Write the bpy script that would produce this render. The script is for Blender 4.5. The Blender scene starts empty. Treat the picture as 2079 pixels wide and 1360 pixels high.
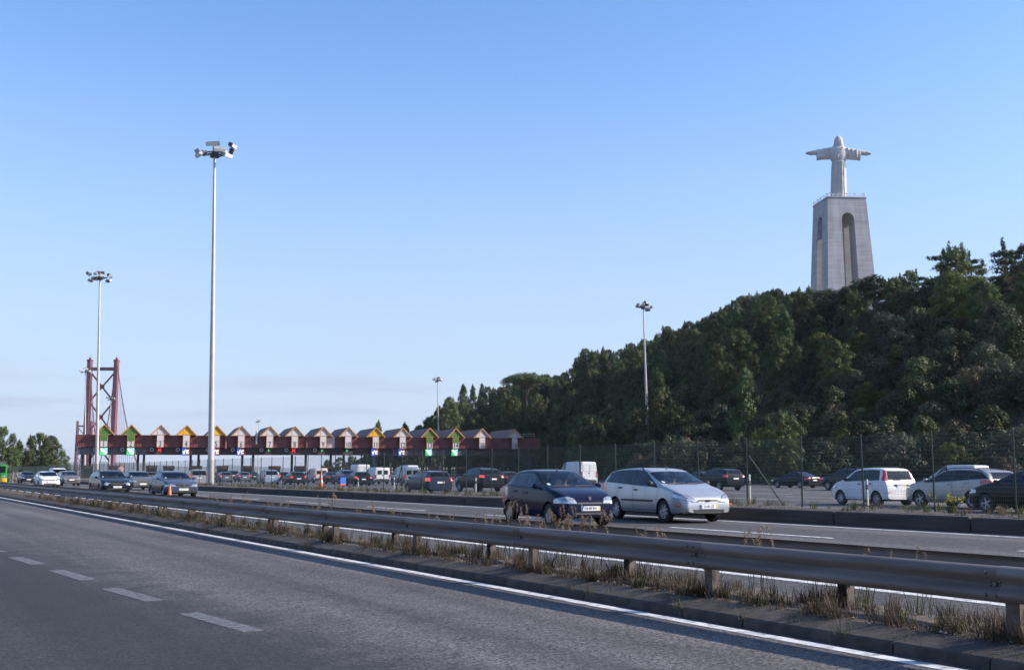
import bpy, bmesh, math, random
import numpy as np
from mathutils import Vector, Matrix
random.seed(7); RNG = np.random.default_rng(7)
R = math.radians
scene = bpy.context.scene
COL = scene.collection

# ------------------------------------------------------------------ camera, sky, sun, exposure
FPX, W0, H0, HOR = 2200.0, 2079.0, 1360.0, 959.0
PITCH = math.atan((HOR - H0 / 2) / FPX)
EYE = 1.65
FH = FPX / math.cos(PITCH)                     # pixels per unit slope at the horizon
cam_d = bpy.data.cameras.new('camera')
cam_d.sensor_width = 36.0
cam_d.lens = 36.0 * FPX / W0
cam_d.clip_start = 0.1
cam_d.clip_end = 30000
cam = bpy.data.objects.new('camera', cam_d)
COL.objects.link(cam)
cam.location = (0, 0, EYE)
cam.rotation_euler = (math.pi / 2 + PITCH, 0, 0)
scene.camera = cam

THETA = math.atan((1039.5 + 279.0) / FH)       # the motorway runs this far left of the view axis
CT, ST = math.cos(THETA), math.sin(THETA)
SUN_EL = R(29.0)
SUN_AZ = R(-4.0)                                # measured from +X: the sun stands to the right, barely behind the camera
SUN_H = Vector((math.cos(SUN_AZ), math.sin(SUN_AZ), 0))
SUN_V = Vector((SUN_H.x * math.cos(SUN_EL), SUN_H.y * math.cos(SUN_EL), math.sin(SUN_EL)))

world = bpy.data.worlds.new('World')
scene.world = world
world.use_nodes = True
wn = world.node_tree
wn.nodes.clear()
w_out = wn.nodes.new('ShaderNodeOutputWorld')
w_bg = wn.nodes.new('ShaderNodeBackground')
w_sky = wn.nodes.new('ShaderNodeTexSky')
w_sky.sky_type = 'NISHITA'
w_sky.sun_disc = False
w_sky.sun_elevation = SUN_EL
w_sky.sun_rotation = math.atan2(SUN_V.x, SUN_V.y)
w_sky.altitude = 80
w_sky.air_density = 1.0
w_sky.dust_density = 1.15
w_sky.ozone_density = 5.0
w_bg.inputs['Strength'].default_value = 0.132
# thin low cloud streaks near the horizon
w_tc = wn.nodes.new('ShaderNodeTexCoord')
w_map = wn.nodes.new('ShaderNodeMapping')
w_map.inputs['Scale'].default_value = (2.2, 2.2, 17.0)
w_noise = wn.nodes.new('ShaderNodeTexNoise')
w_noise.inputs['Scale'].default_value = 2.6
w_noise.inputs['Detail'].default_value = 6
w_ramp = wn.nodes.new('ShaderNodeValToRGB')
w_ramp.color_ramp.elements[0].position = 0.5
w_ramp.color_ramp.elements[1].position = 0.72
w_sep = wn.nodes.new('ShaderNodeSeparateXYZ')
w_band = wn.nodes.new('ShaderNodeMapRange')
w_band.inputs['From Min'].default_value = 0.42
w_band.inputs['From Max'].default_value = 0.0
w_band.interpolation_type = 'SMOOTHSTEP'
w_mul = wn.nodes.new('ShaderNodeMath'); w_mul.operation = 'MULTIPLY'
w_add = wn.nodes.new('ShaderNodeMath'); w_add.operation = 'MULTIPLY_ADD'; w_add.inputs[1].default_value = 0.14; w_add.inputs[2].default_value = 0.86
w_mul2 = wn.nodes.new('ShaderNodeMath'); w_mul2.operation = 'MULTIPLY'; w_mul2.inputs[1].default_value = 0.95
w_mix = wn.nodes.new('ShaderNodeMixRGB')
w_mix.inputs['Color2'].default_value = (2.25, 2.6, 3.28, 1)
L = wn.links.new
L(w_tc.outputs['Generated'], w_map.inputs['Vector'])
L(w_map.outputs['Vector'], w_noise.inputs['Vector'])
L(w_noise.outputs['Fac'], w_ramp.inputs['Fac'])
L(w_tc.outputs['Generated'], w_sep.inputs['Vector'])
L(w_sep.outputs['Z'], w_band.inputs['Value'])
L(w_ramp.outputs['Color'], w_add.inputs[0])
L(w_add.outputs['Value'], w_mul.inputs[0])
L(w_band.outputs['Result'], w_mul.inputs[1])
L(w_mul.outputs['Value'], w_mul2.inputs[0])
L(w_mul2.outputs['Value'], w_mix.inputs['Fac'])
w_tint = wn.nodes.new('ShaderNodeMixRGB'); w_tint.blend_type = 'MULTIPLY'; w_tint.inputs['Fac'].default_value = 1.0
w_tint.inputs['Color2'].default_value = (0.88, 0.95, 1.035, 1)
L(w_sky.outputs['Color'], w_tint.inputs['Color1'])
L(w_tint.outputs['Color'], w_mix.inputs['Color1'])
# faint lavender cloud bars low over the horizon
w_map2 = wn.nodes.new('ShaderNodeMapping'); w_map2.inputs['Scale'].default_value = (3.0, 3.0, 34.0); w_map2.inputs['Location'].default_value = (1.7, 0.4, 0.0)
w_n2 = wn.nodes.new('ShaderNodeTexNoise'); w_n2.inputs['Scale'].default_value = 1.7; w_n2.inputs['Detail'].default_value = 7; w_n2.inputs['Roughness'].default_value = 0.55
w_r2 = wn.nodes.new('ShaderNodeMapRange'); w_r2.inputs['From Min'].default_value = 0.50; w_r2.inputs['From Max'].default_value = 0.66
w_b2 = wn.nodes.new('ShaderNodeMapRange'); w_b2.interpolation_type = 'SMOOTHSTEP'; w_b2.inputs['From Min'].default_value = 0.125; w_b2.inputs['From Max'].default_value = 0.04
w_m3 = wn.nodes.new('ShaderNodeMath'); w_m3.operation = 'MULTIPLY'
w_m4 = wn.nodes.new('ShaderNodeMath'); w_m4.operation = 'MULTIPLY'; w_m4.inputs[1].default_value = 0.55
w_cl = wn.nodes.new('ShaderNodeMixRGB'); w_cl.inputs['Color2'].default_value = (1.8, 2.02, 2.72, 1)
L(w_tc.outputs['Generated'], w_map2.inputs['Vector']); L(w_map2.outputs['Vector'], w_n2.inputs['Vector'])
L(w_n2.outputs['Fac'], w_r2.inputs['Value']); L(w_sep.outputs['Z'], w_b2.inputs['Value'])
L(w_r2.outputs['Result'], w_m3.inputs[0]); L(w_b2.outputs['Result'], w_m3.inputs[1]); L(w_m3.outputs['Value'], w_m4.inputs[0])
L(w_m4.outputs['Value'], w_cl.inputs['Fac']); L(w_mix.outputs['Color'], w_cl.inputs['Color1'])
L(w_cl.outputs['Color'], w_bg.inputs['Color'])
L(w_bg.outputs['Background'], w_out.inputs['Surface'])

sun_d = bpy.data.lights.new('sun', 'SUN')
sun_d.energy = 4.2
sun_d.angle = R(0.53)
sun_d.color = (1.0, 0.905, 0.82)
sun = bpy.data.objects.new('sun', sun_d)
COL.objects.link(sun)
sun.location = (60, -60, 80)
sun.rotation_euler = (-SUN_V).to_track_quat('-Z', 'Y').to_euler()

vs = scene.view_settings
vs.view_transform = 'Standard'
vs.look = 'None'
vs.exposure = 1.0
vs.gamma = 1.0
vs.use_curve_mapping = False
scene.cycles.max_bounces = 6
scene.cycles.transparent_max_bounces = 16
scene.cycles.use_denoising = True

# ------------------------------------------------------------------ placing helpers
def P(u, v, Y):
    """world point seen at pixel (u, v) of the photograph at forward distance Y"""
    cx, cy = (u - W0 / 2) / FPX, (H0 / 2 - v) / FPX
    d = Vector((cx, math.cos(PITCH) - cy * math.sin(PITCH), math.sin(PITCH) + cy * math.cos(PITCH)))
    return Vector((0, 0, EYE)) + d * (Y / d.y)
def G(u, v, z=0.0):
    """world point where the pixel's ray meets the level z"""
    cx, cy = (u - W0 / 2) / FPX, (H0 / 2 - v) / FPX
    d = Vector((cx, math.cos(PITCH) - cy * math.sin(PITCH), math.sin(PITCH) + cy * math.cos(PITCH)))
    return Vector((0, 0, EYE)) + d * ((z - EYE) / d.z)
def XU(u, Y):
    return (u - W0 / 2) / FH * Y
def AT(a, t, z=0.0):
    """across / along the motorway -> world"""
    return Vector((a * CT - t * ST, a * ST + t * CT, z))
def TA(p):
    return (p.x * CT + p.y * ST, -p.x * ST + p.y * CT)

# ------------------------------------------------------------------ object helpers
def tag(o, label=None, cat=None, group=None, kind=None):
    if label: o['label'] = label
    if cat: o['category'] = cat
    if group: o['group'] = group
    if kind: o['kind'] = kind
    return o
def link(o, parent=None):
    COL.objects.link(o)
    if parent is not None: o.parent = parent
    return o
def empty(name, loc=(0, 0, 0), rz=0.0, parent=None):
    o = bpy.data.objects.new(name, None)
    o.empty_display_size = 0.2
    link(o, parent)
    o.location = loc
    o.rotation_euler = (0, 0, rz)
    return o
def mesh_obj(name, me, parent=None, loc=None, rz=None, mats=None):
    o = bpy.data.objects.new(name, me)
    link(o, parent)
    if loc is not None: o.location = loc
    if rz is not None: o.rotation_euler = (0, 0, rz)
    if mats:
        for m in mats: me.materials.append(m)
    return o
def copy_tree(o, parent=None):
    c = o.copy()
    COL.objects.link(c)
    c.parent = parent
    for ch in list(o.children): copy_tree(ch, c)
    return c

class MB:
    """collects simple shapes; build() links them as one mesh object"""
    def __init__(s):
        s.v, s.f, s.m, s.sm = [], [], [], []
        s.mat = 0
        s.smooth = False
    def add(s, verts, faces):
        n = len(s.v)
        s.v.extend([tuple(p) for p in verts])
        for f in faces:
            s.f.append(tuple(i + n for i in f)); s.m.append(s.mat); s.sm.append(s.smooth)
    def box(s, x0, x1, y0, y1, z0, z1, M=None):
        vs = [(x0, y0, z0), (x1, y0, z0), (x1, y1, z0), (x0, y1, z0), (x0, y0, z1), (x1, y0, z1), (x1, y1, z1), (x0, y1, z1)]
        if M is not None: vs = [M @ Vector(p) for p in vs]
        s.add(vs, [(3, 2, 1, 0), (4, 5, 6, 7), (0, 1, 5, 4), (1, 2, 6, 5), (2, 3, 7, 6), (3, 0, 4, 7)])
    def bbox(s, x0, x1, y0, y1, z0, z1, b, M=None):
        """box with all edges chamfered by b"""
        vs, fs = [], []
        X, Y, Z = (x0, x1), (y0, y1), (z0, z1)
        idx = {}
        for i in (0, 1):
            for j in (0, 1):
                for k in (0, 1):
                    sx, sy, sz = (1, -1)[i], (1, -1)[j], (1, -1)[k]
                    c = (X[i], Y[j], Z[k])
                    idx[i, j, k] = len(vs)
                    vs += [(c[0], c[1] + sy * b, c[2] + sz * b), (c[0] + sx * b, c[1], c[2] + sz * b), (c[0] + sx * b, c[1] + sy * b, c[2])]
        I = lambda i, j, k, q: idx[i, j, k] + q
        for i in (0, 1): fs.append([I(i, 0, 0, 0), I(i, 1, 0, 0), I(i, 1, 1, 0), I(i, 0, 1, 0)][::(1 if i else -1)])
        for j in (0, 1): fs.append([I(0, j, 0, 1), I(1, j, 0, 1), I(1, j, 1, 1), I(0, j, 1, 1)][::(-1 if j else 1)])
        for k in (0, 1): fs.append([I(0, 0, k, 2), I(1, 0, k, 2), I(1, 1, k, 2), I(0, 1, k, 2)][::(1 if k else -1)])
        for j in (0, 1):
            for k in (0, 1): fs.append([I(0, j, k, 1), I(1, j, k, 1), I(1, j, k, 2), I(0, j, k, 2)])
        for i in (0, 1):
            for k in (0, 1): fs.append([I(i, 0, k, 0), I(i, 1, k, 0), I(i, 1, k, 2), I(i, 0, k, 2)])
        for i in (0, 1):
            for j in (0, 1): fs.append([I(i, j, 0, 0), I(i, j, 1, 0), I(i, j, 1, 1), I(i, j, 0, 1)])
        for i in (0, 1):
            for j in (0, 1):
                for k in (0, 1): fs.append([I(i, j, k, 0), I(i, j, k, 1), I(i, j, k, 2)])
        if M is not None: vs = [M @ Vector(p) for p in vs]
        s.add(vs, fs)
    def prism(s, poly, axis, lo, hi, M=None):
        """poly in the two other axes, extruded along axis"""
        n = len(poly)
        def mk(p, q):
            if axis == 0: return (q, p[0], p[1])
            if axis == 1: return (p[0], q, p[1])
            return (p[0], p[1], q)
        vs = [mk(p, lo) for p in poly] + [mk(p, hi) for p in poly]
        if M is not None: vs = [M @ Vector(p) for p in vs]
        fs = [tuple(range(n - 1, -1, -1)), tuple(range(n, 2 * n))]
        fs += [(i, (i + 1) % n, n + (i + 1) % n, n + i) for i in range(n)]
        s.add(vs, fs)
    def tube(s, p0, p1, r0, r1=None, n=8, caps=True):
        if r1 is None: r1 = r0
        p0, p1 = Vector(p0), Vector(p1)
        d = (p1 - p0).normalized()
        a = d.orthogonal().normalized(); b = d.cross(a)
        vs = []
        for p, r in ((p0, r0), (p1, r1)):
            for i in range(n):
                an = 2 * math.pi * i / n
                vs.append(p + a * (r * math.cos(an)) + b * (r * math.sin(an)))
        fs = [(i, (i + 1) % n, n + (i + 1) % n, n + i) for i in range(n)]
        if caps: fs += [tuple(range(n - 1, -1, -1)), tuple(range(n, 2 * n))]
        s.add(vs, fs)
    def path(s, pts, r, n=6):
        for p, q in zip(pts[:-1], pts[1:]): s.tube(p, q, r, r, n)
    def bar(s, p0, p1, wx, wy):
        """rectangular bar"""
        p0, p1 = Vector(p0), Vector(p1)
        d = (p1 - p0).normalized()
        up = Vector((0, 0, 1)) if abs(d.z) < 0.95 else Vector((0, 1, 0))
        a = d.cross(up).normalized(); b = a.cross(d)
        vs = []
        for p in (p0, p1):
            for sx, sy in ((-1, -1), (1, -1), (1, 1), (-1, 1)): vs.append(p + a * (sx * wx / 2) + b * (sy * wy / 2))
        s.add(vs, [(3, 2, 1, 0), (4, 5, 6, 7), (0, 1, 5, 4), (1, 2, 6, 5), (2, 3, 7, 6), (3, 0, 4, 7)])
    def lathe(s, prof, n=24, axis=2, M=None):
        """prof: (radius, along) list revolved about the axis"""
        vs = []
        for r, h in prof:
            for i in range(n):
                a = 2 * math.pi * i / n
                c, q = r * math.cos(a), r * math.sin(a)
                vs.append((c, q, h) if axis == 2 else ((h, c, q) if axis == 0 else (c, h, q)))
        if M is not None: vs = [M @ Vector(p) for p in vs]
        fs = []
        for k in range(len(prof) - 1):
            for i in range(n): fs.append((k * n + i, k * n + (i + 1) % n, (k + 1) * n + (i + 1) % n, (k + 1) * n + i))
        s.add(vs, fs)
    def grid(s, pts, close=False):
        """pts[i][j] surface"""
        n, m = len(pts), len(pts[0])
        vs = [p for row in pts for p in row]
        fs = []
        for i in range(n - 1):
            for j in range(m - (0 if close else 1)):
                fs.append((i * m + j, i * m + (j + 1) % m, (i + 1) * m + (j + 1) % m, (i + 1) * m + j))
        s.add(vs, fs)
    def mesh(s, name, fix=True):
        me = bpy.data.meshes.new(name)
        me.from_pydata(s.v, [], s.f)
        me.polygons.foreach_set('material_index', s.m)
        me.polygons.foreach_set('use_smooth', s.sm)
        if fix:
            bm = bmesh.new(); bm.from_mesh(me)
            bmesh.ops.recalc_face_normals(bm, faces=bm.faces)
            bm.to_mesh(me); bm.free()
        me.update()
        if any(s.sm): me.set_sharp_from_angle(angle=R(42))
        return me
    def build(s, name, mats, parent=None, loc=None, rz=None, fix=True):
        me = s.mesh(name, fix)
        if not isinstance(mats, (list, tuple)): mats = [mats]
        return mesh_obj(name, me, parent, loc, rz, mats)

_fonts = {}
def text_mesh(txt, size, depth=0.004, spacing=1.0):
    k = (txt, size, depth, spacing)
    if k in _fonts: return _fonts[k]
    cu = bpy.data.curves.new('lettering', 'FONT')
    cu.body = txt; cu.size = size; cu.extrude = depth; cu.align_x = 'CENTER'; cu.align_y = 'CENTER'
    cu.space_character = spacing
    cu.resolution_u = 3
    o = bpy.data.objects.new('lettering', cu)
    COL.objects.link(o)
    bpy.context.view_layer.update()
    me = bpy.data.meshes.new_from_object(o.evaluated_get(bpy.context.evaluated_depsgraph_get()))
    bpy.data.objects.remove(o)
    bpy.data.curves.remove(cu)
    me.name = 'lettering'
    _fonts[k] = me
    return me

# ------------------------------------------------------------------ materials
def rgba(c): return (c[0], c[1], c[2], 1)
def mat(name, col, rough=0.6, metal=0.0, var=0.0, scale=4.0, bump=0.0, bscale=40.0, coat=0.0, spec=None, emit=None, estr=0.0, col2=None, stretch=None, detail=5):
    """principled paint with uneven tone (noise between col and col2 / darker col) and fine relief"""
    m = bpy.data.materials.new(name)
    m.use_nodes = True
    nt = m.node_tree
    b = nt.nodes['Principled BSDF']
    b.inputs['Base Color'].default_value = rgba(col)
    b.inputs['Roughness'].default_value = rough
    b.inputs['Metallic'].default_value = metal
    if coat: b.inputs['Coat Weight'].default_value = coat; b.inputs['Coat Roughness'].default_value = 0.06
    if spec is not None: b.inputs['Specular IOR Level'].default_value = spec
    if emit is not None:
        b.inputs['Emission Color'].default_value = rgba(emit); b.inputs['Emission Strength'].default_value = estr
    tc = None
    def coords():
        nonlocal tc
        if tc is None:
            t = nt.nodes.new('ShaderNodeTexCoord')
            if stretch:
                mp = nt.nodes.new('ShaderNodeMapping'); mp.inputs['Scale'].default_value = stretch
                nt.links.new(t.outputs['Object'], mp.inputs['Vector']); tc = mp.outputs['Vector']
            else: tc = t.outputs['Object']
        return tc
    if var or col2 is not None:
        n = nt.nodes.new('ShaderNodeTexNoise')
        n.inputs['Scale'].default_value = scale; n.inputs['Detail'].default_value = detail
        nt.links.new(coords(), n.inputs['Vector'])
        r = nt.nodes.new('ShaderNodeValToRGB')
        r.color_ramp.elements[0].position = 0.32; r.color_ramp.elements[1].position = 0.68
        c2 = col2 if col2 is not None else tuple(x * (1 - var) for x in col)
        c1 = col if col2 is not None else tuple(min(1, x * (1 + var * 0.6)) for x in col)
        r.color_ramp.elements[0].color = rgba(c2); r.color_ramp.elements[1].color = rgba(c1)
        nt.links.new(n.outputs['Fac'], r.inputs['Fac'])
        nt.links.new(r.outputs['Color'], b.inputs['Base Color'])
    if bump:
        n2 = nt.nodes.new('ShaderNodeTexNoise')
        n2.inputs['Scale'].default_value = bscale; n2.inputs['Detail'].default_value = 4
        nt.links.new(coords(), n2.inputs['Vector'])
        bp = nt.nodes.new('ShaderNodeBump')
        bp.inputs['Strength'].default_value = bump; bp.inputs['Distance'].default_value = 0.02
        nt.links.new(n2.outputs['Fac'], bp.inputs['Height'])
        nt.links.new(bp.outputs['Normal'], b.inputs['Normal'])
    return m

def asphalt(name, base, patch=0.35, grain=260.0, tint=(1.06, 0.95, 0.93), seam=None):
    m = bpy.data.materials.new(name)
    m.use_nodes = True
    nt = m.node_tree
    b = nt.nodes['Principled BSDF']
    N = nt.nodes.new; LK = nt.links.new
    tc = N('ShaderNodeTexCoord')
    # aggregate stones
    vo = N('ShaderNodeTexVoronoi'); vo.inputs['Scale'].default_value = grain * 0.15
    LK(tc.outputs['Object'], vo.inputs['Vector'])
    sp = N('ShaderNodeSeparateColor'); LK(vo.outputs['Color'], sp.inputs['Color'])
    rs = N('ShaderNodeMapRange'); rs.inputs['To Min'].default_value = 0.25; rs.inputs['To Max'].default_value = 1.85
    LK(sp.outputs['Red'], rs.inputs['Value'])
    n1 = N('ShaderNodeTexNoise'); n1.inputs['Scale'].default_value = grain * 0.1; n1.inputs['Detail'].default_value = 5
    LK(tc.outputs['Object'], n1.inputs['Vector'])
    r1 = N('ShaderNodeMapRange'); r1.inputs['From Min'].default_value = 0.3; r1.inputs['From Max'].default_value = 0.7
    r1.inputs['To Min'].default_value = 0.72; r1.inputs['To Max'].default_value = 1.28
    LK(n1.outputs['Fac'], r1.inputs['Value'])
    # broad worn patches, stretched along the lane, and long wheel tracks
    mp = N('ShaderNodeMapping'); mp.inputs['Scale'].default_value = (0.55, 0.09, 1)
    LK(tc.outputs['Object'], mp.inputs['Vector'])
    n2 = N('ShaderNodeTexNoise'); n2.inputs['Scale'].default_value = 1.0; n2.inputs['Detail'].default_value = 4
    LK(mp.outputs['Vector'], n2.inputs['Vector'])
    r2 = N('ShaderNodeMapRange'); r2.inputs['From Min'].default_value = 0.32; r2.inputs['From Max'].default_value = 0.68
    r2.inputs['To Min'].default_value = 1 - patch; r2.inputs['To Max'].default_value = 1 + patch * 0.5
    LK(n2.outputs['Fac'], r2.inputs['Value'])
    n3 = N('ShaderNodeTexNoise'); n3.inputs['Scale'].default_value = 1.6; n3.inputs['Detail'].default_value = 6
    LK(tc.outputs['Object'], n3.inputs['Vector'])
    r3 = N('ShaderNodeMapRange'); r3.inputs['From Min'].default_value = 0.3; r3.inputs['From Max'].default_value = 0.7
    r3.inputs['To Min'].default_value = 0.86; r3.inputs['To Max'].default_value = 1.12
    LK(n3.outputs['Fac'], r3.inputs['Value'])
    # oil drops
    v2 = N('ShaderNodeTexVoronoi'); v2.inputs['Scale'].default_value = 0.9
    LK(tc.outputs['Object'], v2.inputs['Vector'])
    r4 = N('ShaderNodeMapRange'); r4.inputs['From Min'].default_value = 0.03; r4.inputs['From Max'].default_value = 0.16
    r4.inputs['To Min'].default_value = 0.72; r4.inputs['To Max'].default_value = 1.0
    LK(v2.outputs['Distance'], r4.inputs['Value'])
    # tar-filled cracks
    n5 = N('ShaderNodeTexNoise'); n5.inputs['Scale'].default_value = 0.5; n5.inputs['Detail'].default_value = 3
    LK(tc.outputs['Object'], n5.inputs['Vector'])
    mx5 = N('ShaderNodeMixRGB'); mx5.inputs['Fac'].default_value = 0.35
    LK(tc.outputs['Object'], mx5.inputs['Color1']); LK(n5.outputs['Color'], mx5.inputs['Color2'])
    mp6 = N('ShaderNodeMapping'); mp6.inputs['Scale'].default_value = (0.5, 0.22, 1); LK(mx5.outputs['Color'], mp6.inputs['Vector'])
    v3 = N('ShaderNodeTexVoronoi'); v3.feature = 'DISTANCE_TO_EDGE'; v3.inputs['Scale'].default_value = 0.55
    LK(mp6.outputs['Vector'], v3.inputs['Vector'])
    r6 = N('ShaderNodeMapRange'); r6.inputs['From Min'].default_value = 0.0; r6.inputs['From Max'].default_value = 0.004
    r6.inputs['To Min'].default_value = 0.62; r6.inputs['To Max'].default_value = 1.0
    LK(v3.outputs['Distance'], r6.inputs['Value'])
    mp7 = N('ShaderNodeMapping'); mp7.inputs['Scale'].default_value = (1.15, 0.012, 1); LK(tc.outputs['Object'], mp7.inputs['Vector'])
    n7 = N('ShaderNodeTexNoise'); n7.inputs['Scale'].default_value = 1.0; n7.inputs['Detail'].default_value = 2.5; LK(mp7.outputs['Vector'], n7.inputs['Vector'])
    r7 = N('ShaderNodeMapRange'); r7.inputs['From Min'].default_value = 0.35; r7.inputs['From Max'].default_value = 0.65
    r7.inputs['To Min'].default_value = 0.64; r7.inputs['To Max'].default_value = 1.2; LK(n7.outputs['Fac'], r7.inputs['Value'])
    mp8 = N('ShaderNodeMapping'); mp8.inputs['Scale'].default_value = (0.8, 0.35, 1); LK(tc.outputs['Object'], mp8.inputs['Vector'])
    n8 = N('ShaderNodeTexNoise'); n8.inputs['Scale'].default_value = 1.3; n8.inputs['Detail'].default_value = 7; n8.inputs['Roughness'].default_value = 0.62; LK(mp8.outputs['Vector'], n8.inputs['Vector'])
    r8 = N('ShaderNodeMapRange'); r8.inputs['From Min'].default_value = 0.60; r8.inputs['From Max'].default_value = 0.72
    r8.inputs['To Min'].default_value = 1.0; r8.inputs['To Max'].default_value = 0.66; LK(n8.outputs['Fac'], r8.inputs['Value'])
    fac = [rs, r1, r2, r3, r4, r6, r7, r8]
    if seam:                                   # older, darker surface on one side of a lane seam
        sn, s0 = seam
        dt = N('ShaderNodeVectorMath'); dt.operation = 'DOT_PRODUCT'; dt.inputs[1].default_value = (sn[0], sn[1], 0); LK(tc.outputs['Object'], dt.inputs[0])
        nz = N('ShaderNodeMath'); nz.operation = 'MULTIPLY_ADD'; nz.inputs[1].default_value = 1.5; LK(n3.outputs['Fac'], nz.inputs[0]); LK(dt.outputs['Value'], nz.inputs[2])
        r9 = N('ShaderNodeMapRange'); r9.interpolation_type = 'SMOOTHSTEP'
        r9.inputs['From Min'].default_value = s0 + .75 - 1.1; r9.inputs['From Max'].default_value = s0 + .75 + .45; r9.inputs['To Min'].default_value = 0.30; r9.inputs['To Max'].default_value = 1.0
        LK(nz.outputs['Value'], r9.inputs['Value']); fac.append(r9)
    cur = None
    for o in fac:
        if cur is None: cur = o.outputs['Result']; continue
        mm = N('ShaderNodeMath'); mm.operation = 'MULTIPLY'
        LK(cur, mm.inputs[0]); LK(o.outputs['Result'], mm.inputs[1]); cur = mm.outputs['Value']
    vm = N('ShaderNodeVectorMath'); vm.operation = 'SCALE'
    vm.inputs[0].default_value = tuple(base * t for t in tint)
    LK(cur, vm.inputs['Scale'])
    LK(vm.outputs['Vector'], b.inputs['Base Color'])
    b.inputs['Roughness'].default_value = 0.82
    bp = N('ShaderNodeBump'); bp.inputs['Strength'].default_value = 0.55; bp.inputs['Distance'].default_value = 0.006
    LK(vo.outputs['Distance'], bp.inputs['Height'])
    LK(bp.outputs['Normal'], b.inputs['Normal'])
    return m

def worn_paint(name, col, under, wear=0.45, scale=9.0):
    """road paint worn through to the asphalt"""
    m = bpy.data.materials.new(name); m.use_nodes = True
    nt = m.node_tree; b = nt.nodes['Principled BSDF']
    tc = nt.nodes.new('ShaderNodeTexCoord')
    n = nt.nodes.new('ShaderNodeTexNoise'); n.inputs['Scale'].default_value = scale; n.inputs['Detail'].default_value = 9; n.inputs['Roughness'].default_value = 0.7
    nt.links.new(tc.outputs['Object'], n.inputs['Vector'])
    r = nt.nodes.new('ShaderNodeValToRGB')
    r.color_ramp.elements[0].position = wear - 0.08; r.color_ramp.elements[1].position = wear + 0.08
    r.color_ramp.elements[0].color = rgba(under); r.color_ramp.elements[1].color = rgba(col)
    nt.links.new(n.outputs['Fac'], r.inputs['Fac'])
    nt.links.new(r.outputs['Color'], b.inputs['Base Color'])
    b.inputs['Roughness'].default_value = 0.75
    return m

def foliage(name, c1, c2, scale=0.6, trans=0.25):
    m = bpy.data.materials.new(name); m.use_nodes = True
    nt = m.node_tree; N = nt.nodes.new; LK = nt.links.new
    b = nt.nodes['Principled BSDF']; out = nt.nodes['Material Output']
    tc = N('ShaderNodeTexCoord'); oi = N('ShaderNodeObjectInfo')
    n = N('ShaderNodeTexNoise'); n.inputs['Scale'].default_value = scale; n.inputs['Detail'].default_value = 3
    LK(tc.outputs['Object'], n.inputs['Vector'])
    r = N('ShaderNodeValToRGB')
    r.color_ramp.elements[0].position = 0.35; r.color_ramp.elements[1].position = 0.65
    r.color_ramp.elements[0].color = rgba(c1); r.color_ramp.elements[1].color = rgba(c2)
    LK(n.outputs['Fac'], r.inputs['Fac'])
    hs = N('ShaderNodeHueSaturation')
    mr = N('ShaderNodeMapRange'); mr.inputs['To Min'].default_value = 0.7; mr.inputs['To Max'].default_value = 1.3
    LK(oi.outputs['Random'], mr.inputs['Value']); LK(mr.outputs['Result'], hs.inputs['Value'])
    mh = N('ShaderNodeMapRange'); mh.inputs['To Min'].default_value = 0.48; mh.inputs['To Max'].default_value = 0.52
    LK(oi.outputs['Random'], mh.inputs['Value']); LK(mh.outputs['Result'], hs.inputs['Hue'])
    LK(r.outputs['Color'], hs.inputs['Color'])
    LK(hs.outputs['Color'], b.inputs['Base Color'])
    b.inputs['Roughness'].default_value = 0.62
    b.inputs['Specular IOR Level'].default_value = 0.25
    tr = N('ShaderNodeBsdfTranslucent'); LK(hs.outputs['Color'], tr.inputs['Color'])
    mx = N('ShaderNodeMixShader'); mx.inputs['Fac'].default_value = trans
    LK(b.outputs['BSDF'], mx.inputs[1]); LK(tr.outputs['BSDF'], mx.inputs[2]); LK(mx.outputs['Shader'], out.inputs['Surface'])
    return m

def glass(name, tint=0.45, rough=0.02, col=(0.9, 1.0, 0.97)):
    m = bpy.data.materials.new(name); m.use_nodes = True
    nt = m.node_tree; N = nt.nodes.new; LK = nt.links.new
    nt.nodes.remove(nt.nodes['Principled BSDF'])
    out = nt.nodes['Material Output']
    t = N('ShaderNodeBsdfTransparent'); t.inputs['Color'].default_value = (tint * col[0], tint * col[1], tint * col[2], 1)
    g = N('ShaderNodeBsdfGlossy'); g.inputs['Roughness'].default_value = rough; g.inputs['Color'].default_value = (0.95, 0.97, 1, 1)
    f = N('ShaderNodeFresnel'); f.inputs['IOR'].default_value = 1.45
    ad = N('ShaderNodeMath'); ad.operation = 'MULTIPLY_ADD'; ad.inputs[1].default_value = 1.0; ad.inputs[2].default_value = 0.0
    LK(f.outputs['Fac'], ad.inputs[0])
    mx = N('ShaderNodeMixShader'); LK(ad.outputs['Value'], mx.inputs['Fac'])
    LK(t.outputs['BSDF'], mx.inputs[1]); LK(g.outputs['BSDF'], mx.inputs[2]); LK(mx.outputs['Shader'], out.inputs['Surface'])
    return m

M = {}
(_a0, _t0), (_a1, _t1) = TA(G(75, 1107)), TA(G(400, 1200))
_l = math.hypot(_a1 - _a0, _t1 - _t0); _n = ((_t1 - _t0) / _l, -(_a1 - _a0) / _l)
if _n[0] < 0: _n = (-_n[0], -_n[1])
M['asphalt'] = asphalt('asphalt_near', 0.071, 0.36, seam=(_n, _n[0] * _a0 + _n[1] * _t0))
M['asphalt2'] = asphalt('asphalt_far', 0.058, 0.22)
M['asphalt3'] = asphalt('asphalt_plaza', 0.075, 0.3)
M['line'] = worn_paint('line_paint', (0.58, 0.58, 0.57), (0.17, 0.162, 0.16), 0.43, 6)
M['dash'] = worn_paint('dash_paint', (0.135, 0.135, 0.14), (0.05, 0.048, 0.05), 0.50, 11)
M['wall'] = mat('stained_wall', (0.065, 0.05, 0.045), 0.9, var=0.45, scale=2, stretch=(1, .3, 3), bump=0.3)
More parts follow.
